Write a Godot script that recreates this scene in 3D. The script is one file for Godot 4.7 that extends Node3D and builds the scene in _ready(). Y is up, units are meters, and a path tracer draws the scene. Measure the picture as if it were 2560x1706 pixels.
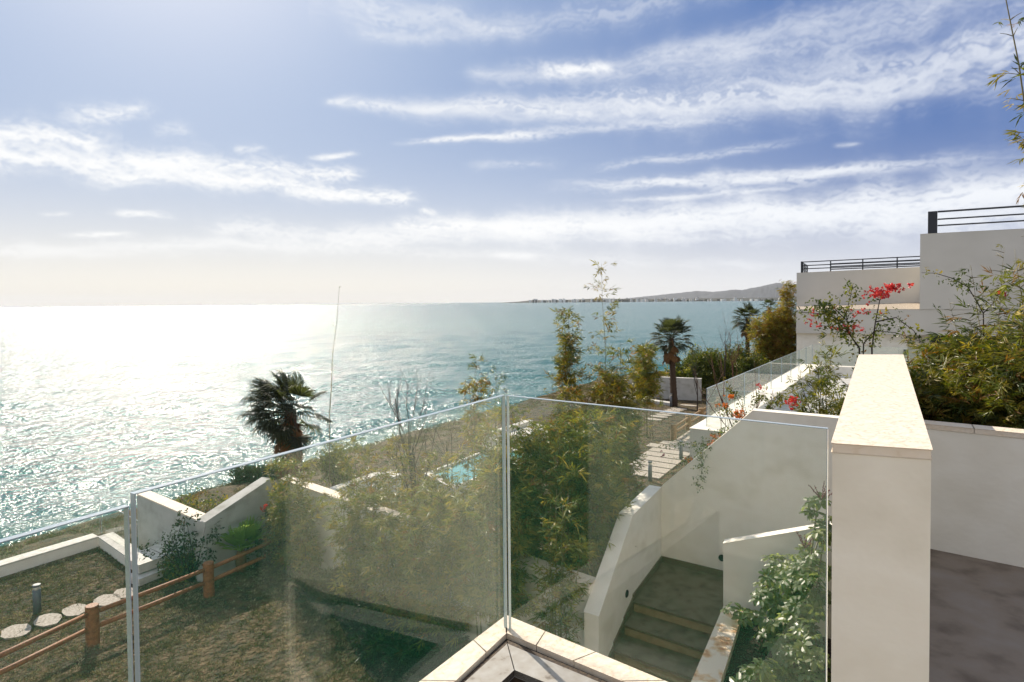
extends Node3D

var M := {}
var rng := RandomNumberGenerator.new()
var taken := {}
var leaf_mesh := {}
const E1 := Vector3(0.53, 0, -0.848)      # along the coast
const E2 := Vector3(0.819, 0, 0.574)      # inland, across the lots

# ---------------------------------------------------------------- helpers
func tex(freq: float, ramp: Array, oct := 4, kind := FastNoiseLite.TYPE_SIMPLEX_SMOOTH, size := 512, sd := 1, fractal := FastNoiseLite.FRACTAL_FBM) -> NoiseTexture2D:
	var n := FastNoiseLite.new()
	n.noise_type = kind
	n.frequency = freq
	n.fractal_octaves = oct
	n.fractal_type = fractal
	n.seed = sd
	var t := NoiseTexture2D.new()
	t.width = size
	t.height = size
	t.seamless = true
	t.noise = n
	var g := Gradient.new()
	var off := PackedFloat32Array()
	var col := PackedColorArray()
	for r in ramp:
		off.append(r[0])
		col.append(r[1])
	g.offsets = off
	g.colors = col
	t.color_ramp = g
	return t

func bump_tex(freq: float, oct := 4, size := 512, sd := 3, kind := FastNoiseLite.TYPE_SIMPLEX_SMOOTH) -> NoiseTexture2D:
	return tex(freq, [[0.0, Color.BLACK], [1.0, Color.WHITE]], oct, kind, size, sd)

func lin(r: float, g: float, b: float) -> Color:
	return Color(r, g, b).linear_to_srgb()

func mat(called: String, c: Color, rough := 0.8, t: Texture2D = null, sc := 1.0, b: Texture2D = null, bs := 0.0) -> StandardMaterial3D:
	var m := StandardMaterial3D.new()
	m.resource_name = called
	m.albedo_color = c
	m.roughness = rough
	if t or b:
		m.uv1_triplanar = true
		m.uv1_world_triplanar = true
		m.uv1_scale = Vector3.ONE * sc
		m.albedo_texture = t
	if b:
		m.heightmap_enabled = true
		m.heightmap_texture = b
		m.heightmap_scale = bs
	M[called] = m
	return m

func begin(flat := true) -> SurfaceTool:
	var st := SurfaceTool.new()
	st.begin(Mesh.PRIMITIVE_TRIANGLES)
	st.set_smooth_group(-1 if flat else 0)
	return st

func tri(st: SurfaceTool, a: Vector3, b: Vector3, c: Vector3) -> void:
	st.add_vertex(a)
	st.add_vertex(c)
	st.add_vertex(b)

func quad(st: SurfaceTool, a: Vector3, b: Vector3, c: Vector3, d: Vector3) -> void:
	tri(st, a, b, c)
	tri(st, a, c, d)

# a prism: top corners (own heights), straight sides down to y0, chamfered upper edge
func solid(st: SurfaceTool, top: Array, y0: float, ch := 0.008) -> void:
	var n := top.size()
	var area := 0.0
	for i in n:
		var p: Vector3 = top[i]
		var q: Vector3 = top[(i + 1) % n]
		area += p.x * q.z - q.x * p.z
	if area > 0:
		top = top.duplicate()
		top.reverse()
	var up := []
	for i in n:
		var p: Vector3 = top[i]
		var a: Vector3 = (p - top[(i + n - 1) % n])
		var b: Vector3 = (top[(i + 1) % n] - p)
		var na := Vector3(a.z, 0, -a.x).normalized() * -1.0
		var nb := Vector3(b.z, 0, -b.x).normalized() * -1.0
		up.append(p + (na + nb) * (ch / maxf(0.3, 1.0 + na.dot(nb))))
	for i in n:
		var j := (i + 1) % n
		var p: Vector3 = top[i]
		var q: Vector3 = top[j]
		var dn := Vector3(0, ch, 0)
		quad(st, Vector3(p.x, y0, p.z), Vector3(q.x, y0, q.z), q - dn, p - dn)
		quad(st, p - dn, q - dn, up[j], up[i])
	var outline := PackedVector2Array()
	for p in top:
		outline.append(Vector2(p.x, p.z))
	var ids := Geometry2D.triangulate_polygon(outline)
	for k in range(0, ids.size(), 3):
		var a: Vector3 = up[ids[k]]
		var b: Vector3 = up[ids[k + 1]]
		var c: Vector3 = up[ids[k + 2]]
		if (b - a).cross(c - a).y < 0:
			var s := b
			b = c
			c = s
		tri(st, a, b, c)
		tri(st, Vector3(a.x, y0, a.z), Vector3(c.x, y0, c.z), Vector3(b.x, y0, b.z))

func tube(st: SurfaceTool, pts: Array, rad: Array, sides := 6, cap := true) -> void:
	var n := pts.size()
	var prev := []
	var side := Vector3.RIGHT
	for i in n:
		var p: Vector3 = pts[i]
		var d: Vector3 = (pts[mini(i + 1, n - 1)] - pts[maxi(i - 1, 0)]).normalized()
		if absf(d.dot(side)) > 0.9:
			side = Vector3.FORWARD if absf(d.z) < 0.8 else Vector3.UP
		side = (side - d * d.dot(side)).normalized()
		var o := d.cross(side)
		var ring := []
		for k in sides:
			var a := TAU * k / sides
			ring.append(p + (side * cos(a) + o * sin(a)) * rad[i])
		if i > 0:
			for k in sides:
				var k2 := (k + 1) % sides
				quad(st, prev[k], prev[k2], ring[k2], ring[k])
		if cap and (i == 0 or i == n - 1):
			for k in sides:
				var k2 := (k + 1) % sides
				if i == 0:
					tri(st, p, ring[k2], ring[k])
				else:
					tri(st, p, ring[k], ring[k2])
		prev = ring

func commit(st: SurfaceTool) -> ArrayMesh:
	st.generate_normals()
	return st.commit()

func numbered(called: String) -> String:
	var k: int = taken.get(called, 0)
	taken[called] = k + 1
	return called if k == 0 else "%s_%03d" % [called, k]

func tag(o: Node3D, label: String, category: String, group := "") -> Node3D:
	o.set_meta("label", label)
	o.set_meta("category", category)
	if not o.has_meta("kind"):
		o.set_meta("kind", "thing")
	if group:
		o.set_meta("group", group)
	return o

func thing(called: String, label: String, category: String, at := Vector3.ZERO, group := "") -> Node3D:
	var o := Node3D.new()
	o.name = numbered(called)
	add_child(o)
	o.position = at
	tag(o, label, category, group)
	return o

func put(mesh: Mesh, called: String, m: Material, parent: Node = null, at := Transform3D()) -> MeshInstance3D:
	var o := MeshInstance3D.new()
	o.mesh = mesh
	o.material_override = m
	o.name = numbered(called) if parent == null else called
	(parent if parent else self).add_child(o, true)
	if parent is Node3D and parent != self:
		at.origin -= (parent as Node3D).global_position
	o.transform = at
	return o

func part(st: SurfaceTool, called: String, m: Material, parent: Node = null) -> MeshInstance3D:
	return put(commit(st), called, m, parent)

func structure(st: SurfaceTool, called: String, m: Material) -> MeshInstance3D:
	var o := part(st, called, m)
	o.set_meta("kind", "structure")
	return o

func copies(mesh: Mesh, where: Array, tint: PackedColorArray, called: String, m: Material, parent: Node) -> MultiMeshInstance3D:
	var mm := MultiMesh.new()
	mm.transform_format = MultiMesh.TRANSFORM_3D
	mm.use_colors = true
	mm.mesh = mesh
	mm.instance_count = where.size()
	var off := Vector3.ZERO if parent == self else (parent as Node3D).global_position
	for i in where.size():
		var t: Transform3D = where[i]
		t.origin -= off
		mm.set_instance_transform(i, t)
		mm.set_instance_color(i, tint[i])
	var o := MultiMeshInstance3D.new()
	o.multimesh = mm
	o.material_override = m
	o.name = numbered(called) if parent == self else called
	parent.add_child(o, true)
	o.set_meta("kind", "stuff")
	return o

func flat3(v: Vector3, y: float) -> Vector3:
	return Vector3(v.x, y, v.z)

# a straight plastered wall: a, b are the ends of its top edge on one face, it is th thick towards side
func wall(label: String, a: Vector3, b: Vector3, th: Vector3, y0: float, cope := "", called := "garden_wall", m: Material = null) -> Node3D:
	var t := thing(called, label, "wall", flat3((a + b) / 2, y0))
	var st := begin()
	var lift := Vector3(0, 0.03 if cope else 0.0, 0)
	solid(st, [a - lift, b - lift, b - lift + th, a - lift + th], y0, 0.006)
	part(st, "plaster_body", m if m else M.plaster, t)
	if cope:
		var n := maxi(1, roundi(a.distance_to(b) / 0.62))
		var e := (b - a).normalized()
		var o := th.normalized() * 0.004
		for i in n:
			var p := a.lerp(b, float(i) / n) + e * 0.0015
			var q := a.lerp(b, float(i + 1) / n) - e * 0.0015
			st = begin()
			solid(st, [p - o, q - o, q + th + o, p + th + o], minf(p.y, q.y) - 0.0295 if absf(p.y - q.y) < 0.01 else minf(p.y, q.y) - 0.028, 0.004)
			part(st, "coping_stone", M[cope], t)
	return t

# ---------------------------------------------------------------- leaves
func blade(st: SurfaceTool, p: Vector3, d: Vector3, up: Vector3, l: float, w: float, bend: float) -> void:
	var s := d.cross(up).normalized()
	var u := s.cross(d).normalized()
	var mid := p + d * l * 0.42 - u * bend * 0.3 * l
	var tip := p + d * l * 0.95 - u * bend * l
	var lo := u * w * 0.22
	tri(st, p, mid - lo, mid + s * w / 2)
	tri(st, p, mid - s * w / 2, mid - lo)
	tri(st, tip, mid + s * w / 2, mid - lo)
	tri(st, tip, mid - lo, mid - s * w / 2)

func make_leaves() -> void:
	# narrow bamboo leaves on a twig
	for v in 3:
		var st := begin()
		rng.seed = 50 + v
		for i in 7:
			var a := -0.9 + 1.8 * i / 6.0 + rng.randf_range(-0.2, 0.2)
			var d := Vector3(cos(a), rng.randf_range(-0.35, 0.25), sin(a)).normalized()
			blade(st, Vector3(0.02 + 0.025 * (i % 4), 0, rng.randf_range(-0.01, 0.01)), d, Vector3(rng.randf_range(-0.5, 0.5), 1, rng.randf_range(-0.5, 0.5)).normalized(), rng.randf_range(0.08, 0.14), rng.randf_range(0.013, 0.019), rng.randf_range(0.05, 0.4))
		leaf_mesh["bamboo%d" % v] = commit(st)
	# oval leaves
	for v in 2:
		var st := begin()
		rng.seed = 70 + v
		for i in 6:
			var a := rng.randf_range(-PI, PI)
			var d := Vector3(cos(a) + 0.5, rng.randf_range(-0.4, 0.5), sin(a)).normalized()
			blade(st, Vector3(0.03 * i, rng.randf_range(-0.02, 0.02), rng.randf_range(-0.03, 0.03)), d, Vector3(rng.randf_range(-0.6, 0.6), 1, rng.randf_range(-0.6, 0.6)).normalized(), rng.randf_range(0.05, 0.085), rng.randf_range(0.03, 0.045), rng.randf_range(0.0, 0.3))
		leaf_mesh["oval%d" % v] = commit(st)
	# coloured bracts in a tight head
	var fs := begin()
	rng.seed = 90
	for i in 9:
		var d := Vector3(rng.randf_range(-1, 1), rng.randf_range(-0.6, 1), rng.randf_range(-1, 1)).normalized()
		blade(fs, d * 0.012, d, Vector3(rng.randf_range(-1, 1), 0.5, rng.randf_range(-1, 1)).normalized(), 0.04, 0.032, 0.1)
	leaf_mesh["bract"] = commit(fs)
	# a tuft of grass
	for v in 2:
		var gs := begin()
		rng.seed = 95 + v
		for i in 9:
			var a := rng.randf_range(0, TAU)
			var d := Vector3(cos(a) * rng.randf_range(0.3, 1.1), 1, sin(a) * rng.randf_range(0.3, 1.1)).normalized()
			blade(gs, Vector3(cos(a), 0, sin(a)) * rng.randf_range(0.0, 0.035), d, Vector3(cos(a + 1.5), 0.1, sin(a + 1.5)), rng.randf_range(0.03, 0.07), 0.006, rng.randf_range(0.1, 0.6))
		leaf_mesh["tuft%d" % v] = commit(gs)

const GREENS := [[0.17, 0.19, 0.034], [0.24, 0.225, 0.04], [0.07, 0.1, 0.022], [0.36, 0.28, 0.055], [0.25, 0.13, 0.035]]

func shade(pal: Array, weights: Array) -> Color:
	var r := rng.randf()
	var c: Array = pal[0]
	for i in weights.size():
		r -= weights[i]
		if r <= 0:
			c = pal[i]
			break
	var k := rng.randf_range(0.75, 1.25)
	return Color(c[0] * k, c[1] * k, c[2] * k)

func aim(d: Vector3, roll: float, s: float, at: Vector3) -> Transform3D:
	var x := d.normalized()
	var z := x.cross(Vector3.UP)
	z = z.normalized() if z.length() > 0.01 else Vector3.FORWARD
	var y := z.cross(x)
	return Transform3D(Basis(x, y, z).rotated(x, roll).scaled(Vector3.ONE * s), at)

# a clump of bamboo: culms, twigs and leaf sprays that sit in tufts on the nodes
func bamboo(label: String, base: Vector3, o: Dictionary, group := "bamboo planted along the garden walls") -> Node3D:
	rng.seed = o.get("sd", 1)
	var t := thing("bamboo", label, "bamboo", base, group)
	var n: int = o.get("culms", 5)
	var h: float = o.h
	var spread: float = o.get("spread", 0.4)
	var lean: Vector3 = o.get("lean", Vector3.ZERO)
	var rad: float = o.get("rad", 0.3)
	var lo: float = o.get("lo", 0.15)
	var cr: float = o.get("cr", 0.011)
	var wts: Array = o.get("w", [0.38, 0.27, 0.15, 0.14, 0.06])
	var nodes := []
	var tw := begin(false)
	for i in n:
		var a := rng.randf_range(0, TAU)
		var hh := h * (1.0 if i == 0 else rng.randf_range(o.get("low", 0.55), 1.0))
		var b := base + Vector3(cos(a), 0, sin(a)) * spread * rng.randf() * 0.6
		if i == 0:
			b = base
		var off := lean * hh / h + Vector3(cos(a), 0, sin(a)) * spread * (0.15 if i == 0 else rng.randf_range(0.2, 0.9))
		var pts := []
		var rr := []
		for k in 9:
			var u := k / 8.0
			pts.append(b + Vector3(0, hh * u, 0) + off * u * u + Vector3(rng.randf_range(-1, 1), 0, rng.randf_range(-1, 1)) * 0.012 * h * 0.3)
			rr.append(cr * (1.05 - 0.85 * u))
		var st := begin(false)
		tube(st, pts, rr, 5)
		part(st, "culm", M.culm, t)
		var steps := maxi(5, int(hh / o.get("gap", 0.22)))
		for k in steps:
			var u := lo + (1.0 - lo) * (k + rng.randf_range(0.0, 0.5)) / steps
			if rng.randf() < o.get("bare", 0.0):
				continue
			var p: Vector3 = pts[mini(int(u * 8), 7)].lerp(pts[mini(int(u * 8), 7) + 1], clampf(u * 8 - int(u * 8), 0, 1))
			for s in rng.randi_range(1, 3):
				var aa := rng.randf_range(0, TAU)
				var dir := Vector3(cos(aa), rng.randf_range(0.1, 0.9), sin(aa)).normalized()
				var ll := rad * rng.randf_range(0.4, 1.0) * (1.0 - 0.45 * u)
				var e := p + dir * ll - Vector3(0, 0.12 * ll, 0)
				tube(tw, [p, p.lerp(e, 0.5) + Vector3(0, 0.05 * ll, 0), e], [0.0035, 0.0025, 0.0015], 3, false)
				nodes.append([p, e, dir])
	part(tw, "twigs", M.culm, t).set_meta("kind", "stuff")
	var sets := [[], [], []]
	var cols := [PackedColorArray(), PackedColorArray(), PackedColorArray()]
	for i in int(o.sprays):
		var nd: Array = nodes[rng.randi() % nodes.size()]
		var u := sqrt(rng.randf()) * 1.08
		var p: Vector3 = nd[0].lerp(nd[1], u) + Vector3(rng.randfn(), rng.randfn() * 0.8, rng.randfn()) * o.get("fuzz", 0.05)
		var d: Vector3 = nd[2] * 0.7 + Vector3(rng.randfn(), rng.randfn() * 0.6 - 0.25, rng.randfn()) * 0.6 + o.get("wind", Vector3.ZERO)
		var v := rng.randi() % 3
		sets[v].append(aim(d, rng.randf_range(-1.2, 1.2), rng.randf_range(0.7, 1.25) * o.get("leaf", 1.0), p))
		cols[v].append(shade(GREENS, wts))
	for v in 3:
		if sets[v].size():
			copies(leaf_mesh["bamboo%d" % v], sets[v], cols[v], "foliage", M.leaf, t)
	return t

# a leafy shrub: branching stems from the base, oval or narrow sprays through an uneven volume
func shrub(label: String, base: Vector3, size: Vector3, sprays: int, o := {}) -> Node3D:
	rng.seed = o.get("sd", 1)
	var t := thing(o.get("called", "shrub"), label, o.get("cat", "shrub"), base, o.get("group", "shrubs in the gardens"))
	var st := begin(false)
	var ends := []
	var nb: int = o.get("stems", 14)
	for i in nb:
		var a := TAU * (i + rng.randf()) / nb
		var r := sqrt(rng.randf())
		var hh := rng.randf_range(0.35, 1.0) * (1.0 - 0.35 * r * r)
		var e: Vector3 = base + Vector3(cos(a) * r * size.x, hh * size.y, sin(a) * r * size.z) + o.get("lean", Vector3.ZERO) * hh
		var m := base.lerp(e, 0.5) + Vector3(rng.randfn() * 0.1 * size.x, 0.1 * size.y, rng.randfn() * 0.1 * size.z)
		tube(st, [base + Vector3(cos(a), 0, sin(a)) * 0.05, m, e], [o.get("thick", 0.014), 0.008, 0.003], 4)
		ends.append([m, e])
	part(st, "stems", M[o.get("bark", "bark")], t)
	var kind: String = o.get("leafkind", "oval")
	var kinds := 2 if kind == "oval" else 3
	var sets := []
	var cols := []
	for v in kinds:
		sets.append([])
		cols.append(PackedColorArray())
	for i in sprays:
		var nd: Array = ends[rng.randi() % nb]
		var p: Vector3 = nd[0].lerp(nd[1], rng.randf_range(o.get("from", 0.0), 1.08)) + Vector3(rng.randfn() * size.x, rng.randfn() * size.y * 0.6, rng.randfn() * size.z) * o.get("fuzz", 0.13)
		p.y = maxf(p.y, base.y + 0.03)
		var v := rng.randi() % kinds
		sets[v].append(aim(Vector3(rng.randfn(), rng.randfn() * 0.7 + 0.1, rng.randfn()), rng.randf_range(-2, 2), rng.randf_range(0.7, 1.3) * o.get("leaf", 1.0), p))
		cols[v].append(shade(o.get("pal", GREENS), o.get("w", [0.38, 0.27, 0.2, 0.1, 0.05])))
	for v in kinds:
		if sets[v].size():
			copies(leaf_mesh[kind + str(v)], sets[v], cols[v], "foliage", M.leaf, t)
	for f in o.get("flowers", []):
		var at: Vector3 = f[0]
		var fr: Vector3 = f[1]
		var where := []
		var tint := PackedColorArray()
		for i in int(f[2]):
			var q := Vector3(rng.randfn() * fr.x, rng.randfn() * fr.y, rng.randfn() * fr.z) * 0.5
			where.append(aim(Vector3(rng.randfn(), rng.randfn(), rng.randfn()), rng.randf_range(-3, 3), rng.randf_range(0.7, 1.2) * f[4], at + q))
			var c: Color = f[3]
			var k := rng.randf_range(0.7, 1.25)
			tint.append(Color(c.r * k, c.g * k, c.b * k))
		copies(leaf_mesh.bract, where, tint, "blossom", M.leaf, t)
	return t

func twiggy(st: SurfaceTool, p: Vector3, d: Vector3, l: float, r: float, depth: int, up: float, split := 3) -> void:
	var q := p + d * l + Vector3(rng.randfn(), rng.randfn(), rng.randfn()) * l * 0.05
	tube(st, [p, p.lerp(q, 0.5) + Vector3(rng.randfn(), 0, rng.randfn()) * l * 0.04, q], [r, r * 0.8, r * 0.6], 5 if depth > 1 else 3, false)
	if depth <= 0:
		return
	for i in split:
		var f := rng.randf_range(0.45, 1.0)
		var nd := (d + Vector3(rng.randfn(), rng.randfn() * 0.6 + up, rng.randfn()) * 0.55).normalized()
		twiggy(st, p.lerp(q, f), nd, l * rng.randf_range(0.5, 0.75), r * 0.5, depth - 1, up, split)

func bare_tree(label: String, base: Vector3, h: float, r: float, sd: int, o := {}) -> Node3D:
	rng.seed = sd
	var t := thing("bare_tree", label, "tree", base, "bare trees in the gardens")
	var st := begin(false)
	var top := base + Vector3(o.get("lx", 0.0), h * 0.5, 0)
	tube(st, [base, base.lerp(top, 0.5) + Vector3(0.02, 0, 0), top], [r, r * 0.85, r * 0.65], 6)
	part(st, "trunk", M[o.get("bark", "bark")], t)
	st = begin(false)
	for i in o.get("limbs", 5):
		var f := rng.randf_range(0.35, 1.0)
		var d := Vector3(rng.randfn() * o.get("wide", 0.35), 1, rng.randfn() * o.get("wide", 0.35)).normalized()
		twiggy(st, base.lerp(top, f), d, h * rng.randf_range(0.22, 0.36), r * 0.5, 2, o.get("up", 0.6))
	part(st, "crown", M[o.get("bark", "bark")], t)
	return t

# ---------------------------------------------------------------- palms
func frond_mesh(sd: int, stalk: float, reach: float, wide: float, droop: float) -> ArrayMesh:
	rng.seed = sd
	var st := begin()
	tube(st, [Vector3.ZERO, Vector3(0, stalk * 0.5, 0.02), Vector3(0, stalk, 0)], [0.016, 0.011, 0.008], 4)
	var n := 26
	for i in n:
		var a := lerpf(-wide, wide, (i + 0.5) / n) + rng.randf_range(-0.03, 0.03)
		var d := Vector3(sin(a), cos(a), rng.randf_range(-0.06, 0.06) + 0.25 * absf(sin(a))).normalized()
		var l := reach * (1.0 - 0.25 * absf(a) / wide) * rng.randf_range(0.85, 1.05)
		var hub := Vector3(0, stalk - 0.03, 0)
		var s := Vector3(cos(a), -sin(a), 0)
		var w := 0.017 + 0.01 * reach
		var m1 := hub + d * l * 0.55
		var m2 := hub + d * l * 0.82 - Vector3(0, 0, droop * 0.25 * l)
		var tip := hub + d * l - Vector3(0, 0.05 * l, droop * l * rng.randf_range(0.5, 1.1))
		var fold := Vector3(0, 0, 0.012)
		tri(st, hub, m1 - s * w, m1 + fold)
		tri(st, hub, m1 + fold, m1 + s * w)
		quad(st, m1 - s * w, m2 - s * w * 0.6, m2 + fold * 0.5, m1 + fold)
		quad(st, m1 + fold, m2 + fold * 0.5, m2 + s * w * 0.6, m1 + s * w)
		tri(st, m2 - s * w * 0.6, tip, m2 + fold * 0.5)
		tri(st, m2 + fold * 0.5, tip, m2 + s * w * 0.6)
	return commit(st)

func place_frond(mesh: Mesh, called: String, m: Material, t: Node3D, at: Vector3, out: Vector3, up: Vector3, s: float) -> void:
	var y := out.normalized()
	var x := y.cross(up).normalized()
	var z := x.cross(y)
	put(mesh, called, m, t, Transform3D(Basis(x, y, z).scaled(Vector3.ONE * s), at))

func palm(label: String, base: Vector3, h: float, s: float, sd: int, o := {}) -> Node3D:
	var t := thing("fan_palm", label, "palm tree", base, "fan palms in the gardens")
	var fronds := [frond_mesh(sd, 0.75, 0.62, 1.75, 0.35), frond_mesh(sd + 1, 0.7, 0.66, 1.6, 0.55)]
	var dead := frond_mesh(sd + 2, 0.4, 0.5, 0.8, 0.15)
	rng.seed = sd + 9
	var top := base + Vector3(o.get("lx", 0.0), h, 0)
	var pts := []
	var rr := []
	var r: float = o.get("r", 0.13)
	for k in 15:
		var u := k / 14.0
		pts.append(base.lerp(top, u))
		rr.append(r * (1.35 - 0.5 * u) * (1.0 + 0.1 * (k % 2)))
	var st := begin()
	tube(st, pts, rr, 10)
	# stubs of cut leaf stalks
	for k in int(h * 40):
		var u := rng.randf()
		var a := rng.randf_range(0, TAU)
		var d := Vector3(cos(a), 0, sin(a))
		var p := base.lerp(top, u) + d * r * (1.3 - 0.5 * u)
		tube(st, [p, p + d * 0.04 + Vector3(0, 0.06, 0)], [0.018, 0.008], 3)
	part(st, "trunk", M.palm_bark, t)
	for i in int(o.get("skirt", 30)):
		var a := rng.randf_range(0, TAU)
		var d := Vector3(cos(a), 0, sin(a))
		var at := top - Vector3(0, rng.randf_range(0.05, o.get("skirt_len", 0.8)), 0) + d * r * 0.7
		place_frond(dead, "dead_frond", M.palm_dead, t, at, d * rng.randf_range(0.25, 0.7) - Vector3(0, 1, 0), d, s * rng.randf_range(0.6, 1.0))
	var n: int = o.get("n", 38)
	for i in n:
		var a := i * 2.4 + rng.randf_range(-0.3, 0.3)
		var u := float(i) / n
		var d := Vector3(cos(a), 0, sin(a))
		var out: Vector3 = d * (0.35 + 0.9 * sin(u * 2.2)) + Vector3(0, 1.1 - 2.1 * pow(u, 1.4), 0) + o.get("wind", Vector3.ZERO)
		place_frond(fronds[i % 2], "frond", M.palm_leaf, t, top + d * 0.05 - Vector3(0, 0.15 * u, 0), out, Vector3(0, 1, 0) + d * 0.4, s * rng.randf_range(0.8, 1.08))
	return t

# ---------------------------------------------------------------- glass
# a pane that stands between a and b from y0 to y1, with ground edges
func pane(t: Node3D, a: Vector3, b: Vector3, y0: float, y1: float, th: float, edge := true) -> void:
	var e := (b - a)
	e.y = 0
	e = e.normalized()
	var n := Vector3(e.z, 0, -e.x) * th * 0.5
	var w := 0.0025 if edge else 0.0
	var st := begin()
	var p := flat3(a + e * w, y1 - w)
	var q := flat3(b - e * w, y1 - w)
	solid(st, [p - n, q - n, q + n, p + n], y0, 0.0004)
	part(st, "pane", M.glass, t)
	if edge:
		st = begin()
		solid(st, [flat3(a, y1) - n, flat3(b, y1) - n, flat3(b, y1) + n, flat3(a, y1) + n], y1 - w + 0.0003, 0.0008)
		part(st, "polished_edge", M.glass_edge, t)
		for k in 2:
			var c := a if k == 0 else b - e * (w - 0.0003)
			st = begin()
			c = flat3(c, y1 - w)
			solid(st, [c - n, c + e * (w - 0.0003) - n, c + e * (w - 0.0003) + n, c + n], y0, 0.0003)
			part(st, "polished_edge", M.glass_edge, t)

# ---------------------------------------------------------------- sky
func srgb(r: float, g: float, b: float) -> Color:
	return Color(r / 255.0, g / 255.0, b / 255.0).srgb_to_linear()

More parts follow.
